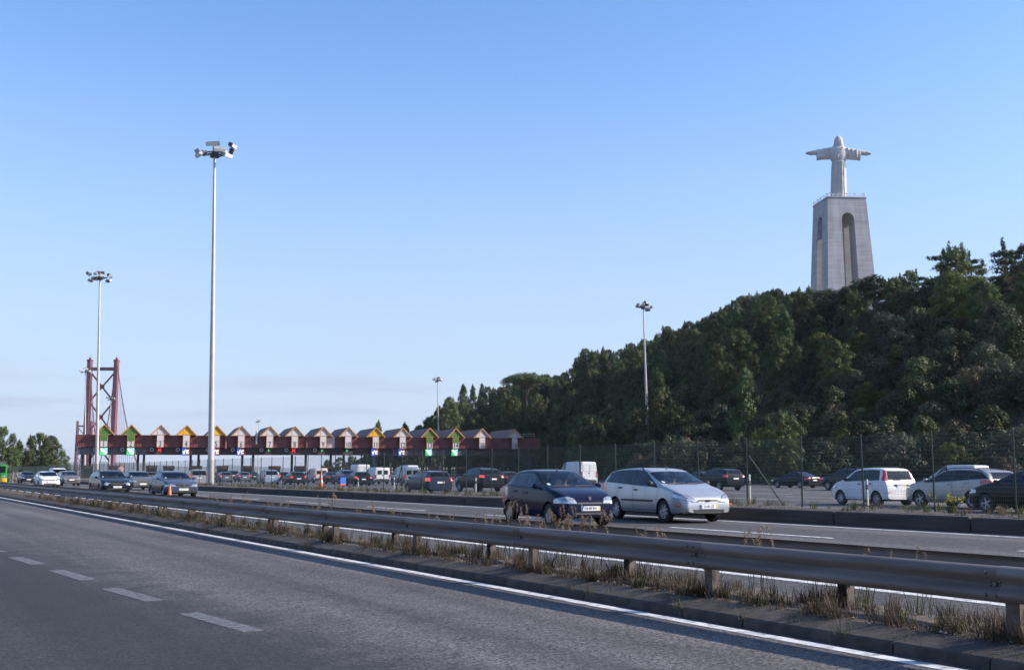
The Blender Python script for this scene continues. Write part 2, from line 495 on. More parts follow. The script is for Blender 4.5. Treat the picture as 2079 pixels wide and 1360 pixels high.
M['concrete'] = mat('concrete', (0.30, 0.29, 0.28), 0.85, var=0.35, scale=3, bump=0.4, bscale=60)
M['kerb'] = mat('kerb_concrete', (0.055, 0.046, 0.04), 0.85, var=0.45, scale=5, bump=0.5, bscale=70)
M['soil'] = mat('soil', (0.085, 0.066, 0.05), 0.95, var=0.6, scale=6, bump=0.8, bscale=30)
M['gravel'] = mat('gravel', (0.27, 0.235, 0.195), 0.95, var=0.4, scale=12, bump=0.5, bscale=40)
M['field'] = mat('field', (0.10, 0.11, 0.05), 0.95, var=0.4, scale=0.05)
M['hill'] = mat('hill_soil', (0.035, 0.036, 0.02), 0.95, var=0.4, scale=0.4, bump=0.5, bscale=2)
M['galv'] = mat('weathered_galvanised_steel', (0.205, 0.172, 0.152), 0.62, 0.06, var=0.35, scale=2.2, stretch=(1, 0.35, 3), bump=0.1, bscale=18, col2=(0.118, 0.094, 0.08), spec=0.3)
M['galv_post'] = mat('post_steel', (0.13, 0.105, 0.09), 0.6, 0.4, var=0.45, scale=5)
M['bolt'] = mat('bolt_steel', (0.12, 0.10, 0.09), 0.5, 0.7)
M['mast'] = mat('mast_steel', (0.42, 0.40, 0.39), 0.45, 0.35, var=0.12, scale=1.5)
M['flood'] = mat('floodlight_housing', (0.35, 0.35, 0.36), 0.4, 0.4, var=0.1)
M['flood_dark'] = mat('floodlight_back', (0.07, 0.07, 0.075), 0.5, 0.2, var=0.2)
M['lens'] = mat('floodlight_lens', (0.75, 0.75, 0.72), 0.12, 0.1)
M['red_sheet'] = mat('red_sheet', (0.20, 0.062, 0.058), 0.55, 0.0, var=0.3, scale=0.6, bump=0.05)
M['red_white'] = mat('bleached_sheet', (0.6, 0.5, 0.48), 0.6, var=0.2)
M['beam_dark'] = mat('beam_dark', (0.055, 0.03, 0.03), 0.6, var=0.3, scale=0.5)
M['beam_grey'] = mat('beam_grey', (0.12, 0.10, 0.115), 0.6, var=0.2, scale=0.5)
M['roof'] = mat('roof_sheet', (0.17, 0.105, 0.088), 0.75, var=0.3, scale=1.2)
M['orange'] = mat('barge_board_paint', (0.50, 0.23, 0.075), 0.55, var=0.2, scale=2)
M['p_white'] = mat('panel_white', (0.54, 0.50, 0.49), 0.5, var=0.06)
M['p_green'] = mat('panel_green', (0.055, 0.17, 0.02), 0.5, var=0.12)
M['p_yellow'] = mat('panel_yellow', (0.70, 0.36, 0.01), 0.5, var=0.1)
M['ink'] = mat('number_ink', (0.02, 0.02, 0.025), 0.6)
M['s_green'] = mat('sign_green', (0.02, 0.45, 0.12), 0.4, emit=(0.02, 0.6, 0.16), estr=0.35)
M['s_cyan'] = mat('sign_cyan', (0.2, 0.6, 0.62), 0.4, emit=(0.25, 0.75, 0.75), estr=0.3)
M['s_white'] = mat('sign_white', (0.8, 0.8, 0.8), 0.4, emit=(0.9, 0.95, 1), estr=0.4)
M['s_blue'] = mat('sign_blue', (0.04, 0.14, 0.7), 0.4, emit=(0.04, 0.15, 0.9), estr=0.35)
M['s_brown'] = mat('sign_brown', (0.2, 0.05, 0.025), 0.4, emit=(0.2, 0.05, 0.02), estr=0.3)
M['s_red'] = mat('sign_red', (0.5, 0.01, 0.02), 0.4, emit=(0.9, 0.02, 0.05), estr=0.6)
M['s_arrow'] = mat('sign_arrow_green', (0.02, 0.3, 0.1), 0.4, emit=(0.02, 0.5, 0.15), estr=0.4)
M['s_case'] = mat('sign_case', (0.02, 0.02, 0.022), 0.6)
M['booth'] = mat('booth_panel', (0.11, 0.075, 0.05), 0.55, var=0.25)
M['booth_trim'] = mat('booth_trim', (0.33, 0.13, 0.05), 0.55)
M['bridge'] = mat('bridge_red', (0.165, 0.047, 0.062), 0.6, var=0.12, scale=0.1)
M['stone'] = None
M['fence'] = mat('fence_green', (0.02, 0.035, 0.03), 0.5, 0.2)
M['wire'] = mat('fence_wire', (0.12, 0.15, 0.13), 0.5, 0.2)
M['marker'] = mat('marker_white', (0.38, 0.37, 0.34), 0.6, var=0.1)
M['cone'] = mat('cone_orange', (0.75, 0.12, 0.02), 0.5, var=0.1)
M['tarp_blue'] = mat('blue_plastic', (0.02, 0.11, 0.5), 0.45)
M['bark'] = mat('bark', (0.10, 0.07, 0.05), 0.9, var=0.4, scale=3, bump=0.5)
# ================================================================== THE SETTING
# skyline of the tree tops as the photograph shows it; the crest line stands at these distances across the road
SKY = [(840, 872), (870, 848), (900, 822), (940, 788), (985, 785), (1020, 792), (1070, 765), (1140, 768), (1190, 712), (1250, 712), (1320, 692), (1390, 662), (1480, 632),
       (1550, 594), (1630, 598), (1700, 602), (1780, 583), (1850, 548), (1920, 512), (2040, 500), (2150, 500)]
def smooth(s):
    s = max(0.0, min(1.0, s)); return s * s * (3 - 2 * s)
CREST = []                                        # (t, a, z of tree tops)
for (u, v) in SKY:
    ac = 160 + 45 * smooth((1750 - u) / 550)
    Y = FH * ac / (CT * (u + 279))
    CREST.append(((Y - ac * ST) / CT, ac, EYE + (HOR - v) / FH * Y + (4.2 if 1620 < u < 1800 else 0)))
CREST.sort()
CREST = [(-160, 160, 52), (-60, 160, 52), (20, 160, 50), (70, 160, 44)] + CREST
CREST += [(CREST[-1][0] + 25, 205, 9), (CREST[-1][0] + 60, 205, 7), (CREST[-1][0] + 120, 205, 6)]
def lerp_tab(tab, t, k):
    if t <= tab[0][0]: return tab[0][k]
    for p, q in zip(tab[:-1], tab[1:]):
        if t <= q[0]: return p[k] + (q[k] - p[k]) * (t - p[0]) / (q[0] - p[0])
    return tab[-1][k]
FOOT = [(-200, 84), (95, 84), (150, 104), (210, 140), (260, 152), (500, 152)]
def hill_z(a, t):
    a0, ac = lerp_tab(FOOT, t, 1), lerp_tab(CREST, t, 1)
    top = max(1.0, lerp_tab(CREST, t, 2) - 8.0)
    s = max(0, min(1, (a - a0) / (ac - a0)))
    h = top * (0.5 * s + 0.5 * smooth(s))
    if a > 170:
        d2 = ((a - 389) / 75) ** 2 + ((t - 356) / 45) ** 2
        h += max(0, 50 - h) * math.exp(-d2)
    if a > a0: h += (math.sin(a * 0.21 + t * 0.13) + math.sin(t * 0.31 - a * 0.11)) * 0.5 * min(1, (a - a0) / 12)
    return 0.22 + h + (0.0 if a > a0 else -.1)

# ground sheet to the horizon
b = MB(); b.box(-9000, 9000, -600, 14000, -1.2, -0.06)
tag(b.build('ground', M['field']), kind='structure')

def road_sheet(name, a0, a1, t0, t1, z, m, zb=-0.05, n=1):
    b = MB(); b.box(a0, a1, t0, t1, zb, z)
    return tag(b.build(name, m, rz=THETA), kind='structure')
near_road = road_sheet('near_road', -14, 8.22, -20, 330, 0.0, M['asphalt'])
b = MB(); b.smooth = True
_rp = [(10.05, -.05), (10.05, .10), (11.2, .167), (12.4, .237), (13.5, .293), (14.3, .315), (15.2, .32), (21.55, .32), (21.55, -.05)]
b.grid([[(a, t, z) for a, z in _rp] for t in (-20, 60, 200, 420)])
far_road = tag(b.build('opposite_road', M['asphalt2'], rz=THETA), kind='structure')
plaza = road_sheet('toll_approach_road', 25.2, 150, -40, 420, 0.30, M['asphalt3'])

def line_strip(parent, name, a0, a1, t0, t1, z, m):
    b = MB(); b.box(a0, a1, t0, t1, z - 0.003, z)
    return b.build(name, m, parent)
line_strip(near_road, 'edge_line', 7.93, 8.11, -20, 300, 0.004, M['line'])
# worn lane dashes of the near road, drifting away from the median
for (u0, v0, u1, v1, w) in ((30, 1131, 78, 1145, .26), (113, 1157, 180, 1177, .26), (222, 1194, 314, 1219, .25), (382, 1244, 516, 1281, .24), (-40, 1112, 2, 1120, .26), (-20, 1040, 6, 1044, .26)):
    p, q = G(u0, v0), G(u1, v1)
    (a0, t0), (a1, t1) = TA(p), TA(q)
    da, dt = a1 - a0, t1 - t0
    ln = math.hypot(da, dt); nx, ny = -dt / ln * w / 2, da / ln * w / 2
    b = MB()
    pl = [(a0 + nx, t0 + ny), (a1 + nx, t1 + ny), (a1 - nx, t1 - ny), (a0 - nx, t0 - ny)]
    b.prism(pl, 2, 0.001, 0.004)
    b.build('lane_dash', M['dash'], near_road)
line_strip(far_road, 'edge_line', 20.55, 20.72, -20, 400, 0.324, M['line'])
b = MB(); b.grid([[(11.12, t, .1665), (11.27, t, .1752)] for t in (-20, 400)]); b.build('edge_line', M['line'], far_road)
for k in range(-2, 30):
    t = 6.6 + k * 9.4
    line_strip(far_road, 'lane_dash', 17.05, 17.2, t, t + 5.2, 0.324, M['line'])
for a in (27.5, 31.2, 35.6, 40, 45, 50, 56, 62, 68, 75):
    for k in range(0, 14):
        t = 2 + k * 12 + (a * 1.7) % 5
        line_strip(plaza, 'lane_dash', a, a + 0.16, t, t + (11.9 if a == 27.5 else 6), 0.304, M['line'])

# far blue hills beyond the river
b = MB()
rng = random.Random(5)
pts = []
for i in range(61):
    x = -7000 + i * 220
    z = 55 + 22 * math.sin(i * 0.45) + 16 * math.sin(i * 1.13 + 1) + rng.uniform(-6, 6)
    pts.append([(x, 7600, -5), (x, 7800, z * 0.7), (x, 8300, z), (x, 9400, -5)])
b.smooth = True
b.grid(pts)
tag(b.build('far_hills', mat('far_hill_scrub', (0.11, 0.13, 0.12), 0.95, var=0.3, scale=0.004)), kind='structure')

# hill with the wooded slope
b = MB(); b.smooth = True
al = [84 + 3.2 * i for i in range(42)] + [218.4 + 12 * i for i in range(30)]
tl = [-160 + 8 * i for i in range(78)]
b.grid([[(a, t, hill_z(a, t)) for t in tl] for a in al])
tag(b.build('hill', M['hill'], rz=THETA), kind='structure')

# ------------------------------------------------------------------ median: mound, kerb stones, two guardrails
b = MB(); b.smooth = True
prof = [(8.57, 0.0), (8.57, 0.165), (8.72, 0.195), (9.0, 0.185), (9.35, 0.165), (9.75, 0.15), (9.98, 0.14), (10.06, 0.11), (10.06, 0.0)]
rows = []
for i in range(150):
    t = -12 + i * 0.55 if i < 110 else 48 + (i - 110) * 8.0
    rows.append([(a, t, z + (0.02 * math.sin(t * 3.1 + a * 5) + 0.015 * math.sin(t * 7.7 - a * 3) if 8.6 < a < 10 else 0)) for a, z in prof])
b.grid(rows)
median = tag(b.build('median_strip', M['soil'], rz=THETA), kind='structure')

kerb = empty('kerb', (0, 0, 0), THETA)
tag(kerb, kind='structure')
b = MB()
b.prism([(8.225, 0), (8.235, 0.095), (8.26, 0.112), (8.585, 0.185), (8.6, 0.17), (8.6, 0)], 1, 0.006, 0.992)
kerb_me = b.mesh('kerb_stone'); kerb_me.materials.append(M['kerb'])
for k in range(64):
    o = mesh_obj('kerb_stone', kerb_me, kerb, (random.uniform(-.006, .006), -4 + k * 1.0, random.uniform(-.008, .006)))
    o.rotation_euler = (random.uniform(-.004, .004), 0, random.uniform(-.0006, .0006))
b = MB()
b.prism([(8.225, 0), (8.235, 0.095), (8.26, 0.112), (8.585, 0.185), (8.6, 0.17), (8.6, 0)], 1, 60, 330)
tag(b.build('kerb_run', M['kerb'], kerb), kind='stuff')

def wbeam(face):
    """one 4 m beam along t; face = -1 towards -a. profile has real thickness"""
    half = [(0.0, 0.156), (0.012, 0.154), (0.040, 0.142), (0.072, 0.118), (0.083, 0.095), (0.078, 0.07), (0.05, 0.045), (0.012, 0.018), (0.004, 0.0)]
    pr = half + [(d, -z) for d, z in half[-2::-1]]
    b = MB(); b.smooth = True
    n = 9
    rows = []
    for i in range(n):
        t = -2.06 + 4.12 * i / (n - 1)
        rows.append([(face * d + 0.004 * math.sin(t * 1.7), t, z) for d, z in pr] + [(face * (d - 0.005) + 0.004 * math.sin(t * 1.7), t, z) for d, z in reversed(pr)])
    b.grid(rows, close=True)
    b.smooth = False
    m = len(rows[0])
    me_faces = [tuple(range(m)), tuple(range((n - 1) * m, n * m))]
    for f in me_faces: b.f.append(f); b.m.append(0); b.sm.append(False)
    # splice bolts
    b.mat = 1
    for tt in (-1.93, -1.83):
        for z in (0.028, -0.028, 0.095, -0.095):
            d = 0.083 if abs(z) > 0.05 else 0.02
            b.tube((face * (d - 0.004), tt, z), (face * (d + 0.012), tt, z), 0.017, 0.013, 6)
    b.tube((0.0, -1.88, 0), (face * 0.03, -1.88, 0), 0.028, 0.022, 8)
    me = b.mesh('rail_beam')
    me.materials.append(M['galv']); me.materials.append(M['bolt'])
    return me
def guardrail(label, a, face, t0, n, z, phase):
    root = empty('guardrail', (0, 0, 0), THETA)
    tag(root, label, 'guardrail')
    bme = wbeam(face)
    pb = MB()                                          # channel-section post with spacer
    pb.box(-0.012, 0.0, -0.07, 0.07, -0.62, 0.03)
    pb.box(0.0, 0.10, -0.07, -0.062, -0.62, 0.03); pb.box(0.0, 0.10, 0.062, 0.07, -0.62, 0.03)
    pme = pb.mesh('post'); pme.materials.append(M['galv_post'])
    sb = MB(); sb.bbox(0.0, 0.115, -0.055, 0.055, -0.11, 0.06, 0.008)
    sme = sb.mesh('spacer_block'); sme.materials.append(M['galv_post'])
    for k in range(n):
        t = t0 + 4.0 * k
        o = mesh_obj('rail_beam', bme, root, (a + (0.004 if k % 2 else -0.004) + random.uniform(-.008, .008), t + 2.0, z + random.uniform(-.006, .006)))
        o.rotation_euler = (random.uniform(-.0015, .0015), random.uniform(-.02, .02), random.uniform(-.001, .001))
        tp = t + 0.05 + phase
        s = mesh_obj('spacer_block', sme, root, (a - face * 0.004, tp, z))
        s.scale = (-face, 1, 1)
        p = mesh_obj('post', pme, root, (a - face * 0.13, tp, z))
        p.scale = (-face, 1, 1)
        p.rotation_euler = (random.uniform(-.015, .015), random.uniform(-.02, .02), random.uniform(-.05, .05))
guardrail('weathered steel guardrail beside the near road, close to the camera', 8.58, -1, -6.0 + 0.03, 40, 0.685, 0.0)
guardrail('steel guardrail seen from behind on the far side of the grassy median', 9.72, 1, -7.3, 40, 0.685, 0.0)

# ------------------------------------------------------------------ low wall, verge and mesh fence
wall = empty('verge_wall', (0, 0, 0), THETA)
tag(wall, 'low dark concrete wall along the outer edge of the opposite road', 'wall')
b = MB(); b.bbox(21.5, 21.85, 0.01, 3.99, 0.05, 0.655, 0.03)
wme = b.mesh('wall_block'); wme.materials.append(M['wall'])
for k in range(60):
    o = mesh_obj('wall_block', wme, wall, (random.uniform(-.012, .012), -12 + 4.0 * k, random.uniform(-.01, .01)))
b = MB(); b.smooth = True
rows = []
for i in range(170):
    t = -14 + i * 0.8 if i < 130 else 90 + (i - 130) * 8.0
    rows.append([(21.8, t, 0.2), (21.82, t, 0.64), (22.2, t, 0.665 + .02 * math.sin(t * 2.3)), (23.2, t, 0.68 + .03 * math.sin(t * 1.3 + 1)), (24.3, t, 0.62), (25.25, t, 0.36), (25.25, t, 0.1)])
b.grid(rows)
tag(b.build('verge', M['soil'], rz=THETA), kind='structure')
# pale gravel rim along the wall (loose stones)
nst = 2600
b = MB()
for k in range(nst):
    t = -6 + 90 * random.random() ** 1.6; a = 21.86 + abs(random.gauss(0, .22)); r = random.uniform(.010, .03)
    z = 0.672
    vs = []
    for (x, y, zz) in ((1, 0, 0), (0, 1, 0), (-1, 0, 0), (0, -1, 0), (0, 0, .8), (0, 0, -.6)):
        j = random.uniform(.7, 1.25); vs.append((a + x * r * j, t + y * r * j * 1.2, z + zz * r * j))
    b.add(vs, [(0, 1, 4), (1, 2, 4), (2, 3, 4), (3, 0, 4), (1, 0, 5), (2, 1, 5), (3, 2, 5), (0, 3, 5)])
tag(b.build('verge_gravel', M['gravel'], rz=THETA, fix=False), 'pale loose gravel along the top of the low wall', 'gravel', kind='stuff')
b = MB()
for k in range(1500):
    t = 3 + 45 * random.random() ** 1.7; a = random.choice([8.66, 8.75, 8.9, 9.5]) + random.gauss(0, .09); r = random.uniform(.006, .022)
    z = 0.2 - 0.05 * max(0, min(1, (a - 8.57) / 1.4))
    vs = []
    for (x, y, zz) in ((1, 0, 0), (0, 1, 0), (-1, 0, 0), (0, -1, 0), (0, 0, .8), (0, 0, -.6)):
        j = random.uniform(.7, 1.25); vs.append((a + x * r * j, t + y * r * j * 1.2, z + zz * r * j))
    b.add(vs, [(0, 1, 4), (1, 2, 4), (2, 3, 4), (3, 0, 4), (1, 0, 5), (2, 1, 5), (3, 2, 5), (0, 3, 5)])
tag(b.build('median_gravel', M['gravel'], rz=THETA, fix=False), 'loose stones and grit along the grassy median', 'gravel', kind='stuff')

FA, FS = 23.9, 2.32
fence = empty('mesh_fence', (0, 0, 0), THETA)
tag(fence, 'tall dark green wire mesh fence along the weedy verge', 'fence')
b = MB(); b.tube((0, 0, -0.1), (0, 0, 2.08), 0.026, 0.026, 8); b.tube((0, 0, 2.08), (0, 0, 2.1), 0.03, 0.018, 8)
pme = b.mesh('fence_post'); pme.materials.append(M['fence'])
b = MB()
for k in range(20):
    z = 0.05 + k * 0.104; b.tube((0, 0, z), (0, FS, z), 0.0028, 0.0028, 3, False)
for k in range(46):
    y = k * FS / 46; b.tube((0, y, 0.03), (0, y, 2.05), 0.0022, 0.0022, 3, False)
wme = b.mesh('wire_panel', fix=False); wme.materials.append(M['wire'])
b = MB(); b.tube((0.05, 0.06, 1.55), (0.25, 1.35, 0.0), 0.024, 0.024, 6)
brme = b.mesh('brace'); brme.materials.append(M['fence'])
b = MB(); b.tube((0.05, -0.06, 1.55), (0.25, -1.35, 0.0), 0.024, 0.024, 6)
brme2 = b.mesh('brace'); brme2.materials.append(M['fence'])
t_1516 = (FH * FA / (CT * (1516 + 279)) - FA * ST) / CT
k0 = -10
for k in range(k0, 92):
    t = t_1516 + k * FS
    p = mesh_obj('fence_post', pme, fence, (FA, t, 0.62))
    p.rotation_euler = (random.uniform(-.012, .012), random.uniform(-.012, .012), 0)
    mesh_obj('wire_panel', wme, fence, (FA + 0.034, t, 0.62))
    if k % 11 == 0 and k <= 44:
        mesh_obj('brace', brme2 if k % 2 == 0 else brme, fence, (FA, t, 0.62))

# white marker posts on the verge
def marker_post(u, v_base, hgt, lab):
    p = G(u, v_base, 0.64)
    r = empty('marker_post', p, THETA)
    tag(r, lab, 'marker post', 'marker posts on the verge')
    b = MB(); b.bbox(-.035, .035, -.025, .025, 0, hgt, 0.01); b.build('post_body', M['marker'], r)
    b = MB(); b.box(-.037, .037, -.028, .028, hgt * .62, hgt * .80); b.build('reflector_band', M['ink'], r)
for (u, v, h, l) in ((1523, 1024, .95, 'short grey marker post beside the braced fence post'), (1762, 1026, .8, 'white marker post on the verge in front of the white hatchback'),
                     (966, 1001, .75, 'white marker post on the verge in front of the black rear-facing off-roader'), (800, 992, .7, 'white marker post on the verge by the rear of the dark estate'),
                     (727, 990, .65, 'white marker post on the verge below the white panel vans')):
    marker_post(u, v, h, l)

# ================================================================== TOLL CANOPY
GY, GZS = 216.0, 0.0028
RA = math.atan((1039.5 - 250) / FH)                 # the toll lanes run this far left of the view axis
G0 = Vector((XU(151, GY), GY, 0.3))
gdx, gdy = math.cos(RA), math.sin(RA)
def su(u, y=0.0):
    """distance along the canopy seen at column u, for a row y behind its front"""
    k = (u - W0 / 2) / FH
    px, py = G0.x - gdy * y, G0.y + gdx * y
    return (k * py - px) / (gdx - k * gdy)
def GW(x, y, z): return Vector((G0.x + gdx * x - gdy * y, G0.y + gdy * x + gdx * y, z))
GX0, GX1 = 0.0, su(1097)
def gz(x, z): return z + GZS * (x - GX0)
toll = empty('toll_canopy', G0, RA)
tag(toll, 'long red toll canopy with sixteen numbered gables', 'toll canopy')
rdx, rdy = 0.0, 1.0
WORD = ['one', 'two', 'three', 'four', 'five', 'six', 'seven', 'eight', 'nine', 'ten', 'eleven', 'twelve', 'thirteen', 'fourteen', 'fifteen', 'sixteen']
lane_u = [208, 263, 323, 376, 437, 488, 546, 597, 655, 706, 762, 817, 872, 925, 979, 1045]
kind_of = ['g', 'g', 'w', 'y', 'y', 'w', 'w', 'w', 'w', 'w', 'y', 'w', 'g', 'g', 'w', 'w']
lane_x = [su(u, -1.25) for u in lane_u]
TOP, BOT, LOW = 8.85, 6.42, 4.88                    # above the road: fascia top / bottom, beam bottom
edges = [GX0] + [(lane_x[i] + lane_x[i + 1]) / 2 for i in range(15)] + [GX1]
def ribbed(x0, x1, zt0, zt1, zb0, zb1, y, pitch, depth):
    """trapezoid ribbed sheet facing -y"""
    b = MB()
    n = max(2, int(round((x1 - x0) / pitch)))
    pts = []
    for i in range(n):
        xa = x0 + (x1 - x0) * i / n; w = (x1 - x0) / n
        for fx, d in ((0.0, 0), (0.45, 0), (0.55, depth), (0.9, depth)): pts.append((xa + w * fx, y - d))
    pts.append((x1, y))
    f = lambda x, a0, a1: a0 + (a1 - a0) * (x - x0) / (x1 - x0)
    b.grid([[(x, yy, f(x, zt0, zt1)) for x, yy in pts], [(x, yy, f(x, zb0, zb1)) for x, yy in pts]])
    return b
for i in range(16):
    x0, x1 = edges[i] + 0.01, edges[i + 1] - 0.01
    b = ribbed(x0, x1, gz(x0, TOP), gz(x1, TOP), gz(x0, BOT), gz(x1, BOT), 0.0, 0.30, 0.07)
    b.build('fascia_panel', M['red_sheet'], toll, fix=False)
# bleached strip right of lane 9, white and red downpipes
for (u0, u1, z0, z1, m, nm) in ((662, 678, BOT, TOP - .1, 'red_white', 'bleached_panel'), (516.5, 520.5, BOT + .7, TOP + 1.0, 'p_white', 'downpipe'), (453, 458, BOT - .2, TOP, 'red_sheet', 'downpipe'), (619, 622, BOT, TOP + .2, 'red_sheet', 'downpipe')):
    xa, xb = su(u0), su(u1)
    if nm == 'downpipe':
        b = MB(); b.smooth = True; b.tube(((xa + xb) / 2, -0.28, gz(xa, z0)), ((xa + xb) / 2, -0.28, gz(xa, z1)), (xb - xa) / 2, None, 10)
    else: b = ribbed(xa, xb, gz(xa, z1), gz(xb, z1), gz(xa, z0), gz(xb, z0), -0.09, 0.3, 0.07)
    b.build(nm, M[m], toll, fix=(nm == 'downpipe'))
b = MB()
DEP = 15.5
bx0, bx1 = rdx * DEP, rdy * DEP
b.prism([(GX0, 0.05), (GX1, 0.05), (GX1 + bx0, bx1), (GX0 + bx0, bx1)], 2, 0, 0.6)
b.v = [(x, y, gz(x, TOP - 0.75 + z)) for x, y, z in b.v]
b.build('roof_deck', M['beam_dark'], toll)
b = MB()
for x0, x1, nm in ((GX0, GX1, 0),):
    b.box(x0, x1, 0.02, 0.35, BOT, TOP - 0.15)
b.v = [(x, y, gz(x, z)) for x, y, z in b.v]
b.build('fascia_frame', M['beam_dark'], toll)
b = MB(); b.box(GX0 + 1.0, GX1 - 3.5, 0.45, 1.0, LOW, BOT + 0.06)
b.v = [(x, y, gz(x, z)) for x, y, z in b.v]
b.build('lintel_beam', M['beam_dark'], toll)
for (u0, u1) in ((155, 296), (797, 949)):
    xa, xb = su(u0), su(u1)
    ribbed(xa, xb, gz(xa, BOT - .03), gz(xb, BOT - .03), gz(xa, LOW + .02), gz(xb, LOW + .02), 0.40, 0.42, 0.05).build('grey_cladding', M['beam_grey'], toll, fix=False)
b = MB(); b.box(GX0 - .12, GX0 - 0.01, 0.0, 7, LOW + 0.75, TOP + 0.02); b.build('end_panel', M['beam_dark'], toll)
# rooftop steel frame at the right end
xa, xb = su(1065), su(1089)
b = MB()
for x in (xa, xb): b.tube((x, 1.0, gz(x, TOP)), (x, 1.0, gz(x, TOP + 1.05)), 0.05, None, 5)
for z in (0.55, 1.0): b.tube((xa, 1.0, gz(xa, TOP + z)), (xb, 1.0, gz(xb, TOP + z)), 0.05, None, 5)
b.build('roof_rail', M['mast'], toll)
# columns
for i, u in enumerate((166, 291, 402, 513, 620, 697, 792, 893, 952, 1022, 1076)):
    x = su(u, 1.75); b = MB(); b.bbox(x - .24, x + .24, 1.5, 2.0, -0.02, gz(x, BOT - 0.2), 0.03); b.build('column', M['beam_dark'], toll)
for i, u in enumerate((182, 279, 386, 491, 592, 671, 768, 872, 930, 1000)):
    x = su(u, 7.8); b = MB(); b.bbox(x - .24, x + .24, 7.6, 8.1, -0.02, gz(x, BOT - 0.2), 0.03); b.build('column', M['beam_dark'], toll)
num_cache = {}
for i, (x, kd) in enumerate(zip(lane_x, kind_of)):
    z0 = gz(x, TOP)
    hw, hh = 1.86, 1.86
    yf = -1.25
    # roof: two slopes running back along the lanes, with overhang and thickness
    b = MB()
    y1 = DEP
    for s in (-1, 1):
        e0 = Vector((x + s * (hw + .1), yf - .12, z0 - .12)); r0 = Vector((x, yf - .12, z0 + hh + .0))
        sh = Vector((rdx * y1, rdy * y1 - yf, 0))
        if s < 0: e1, r1 = e0 + sh, r0 + sh
        else: e1, r1 = e0 + sh, r0 + sh
        up = Vector((0, 0, .14))
        b.add([e0, r0, r1, e1, e0 + up, r0 + up, r1 + up, e1 + up], [(0, 1, 2, 3), (4, 5, 6, 7), (0, 1, 5, 4), (3, 2, 6, 7), (0, 3, 7, 4), (1, 2, 6, 5)])
    gable = b.build('gable', M['roof'], toll)
    pm = {'g': M['p_green'], 'w': M['p_white'], 'y': M['p_yellow']}[kd]
    for s in (-1, 1):
        b = MB(); b.bar((x + s * (hw + .16), yf - .2, z0 - .12), (x - s * 0.02, yf - .2, z0 + hh + .14), 0.16, 0.21); b.build('barge_board', M['orange'], gable)
    cw = 0.66
    zs = z0 + 0.02
    for s in (-1, 1):                                   # triangular side panes
        b = MB(); b.prism([(x + s * (cw + .05), zs + .06), (x + s * (hw - .1), zs + .06), (x + s * (cw + .05), zs + .0 + (hw - cw - .1) * hh / hw)], 1, yf - .03, yf + .05)
        b.build('gable_pane', pm, gable)
    b = MB(); b.prism([(x - cw + .04, zs + .06), (x + cw - .04, zs + .06), (x + cw - .04, zs + hh * .60), (x, zs + hh * .93), (x - cw + .04, zs + hh * .60)], 1, yf - .03, yf + .05)
    b.build('gable_pane', pm, gable)
    b = MB(); b.box(x - cw + .04, x + cw - .04, yf - .03, yf + .05, z0 - 1.22, z0 - .05)
    b.build('gable_pane', M['p_white'] if kd != 'g' else pm, gable)
    b = MB(); b.box(x - cw + .04, x + cw - .04, yf - .03, yf + .05, z0 - 2.4, z0 - 1.28)
    b.build('number_board', M['p_white'], gable)
    b = MB()                                            # slim orange frame bars
    fy0, fy1 = yf - .05, yf + .02
    for xx in (x - cw, x + cw): b.box(xx - .035, xx + .035, fy0, fy1, z0 - 2.42, z0 + (hw - cw) * hh / hw - .05)
    for zz in (z0, z0 + hh * .62): b.box(x - (hw if zz == z0 else cw), x + (hw if zz == z0 else cw), fy0 - .004, fy1 - .004, zz - .035, zz + .035)
    b.box(x - cw, x + cw, fy0 - .004, fy1 - .004, z0 - 2.45, z0 - 2.40)
    b.build('gable_frame', M['orange'], gable)
    b = MB(); b.box(x - cw - .1, x + cw + .1, yf + .06, -0.075, z0 - 2.4, z0 + .6)
    b.build('sign_box', M['red_sheet'], gable)
    n_me = text_mesh(str(i + 1), 1.5, 0.015)
    if not n_me.materials: n_me.materials.append(M['ink'])
    o = mesh_obj('lettering', n_me, gable, (x, yf - .05, z0 - 1.83))
    o.rotation_euler = (math.pi / 2, 0, 0)
    o.scale = (0.74, 1.05, 1)

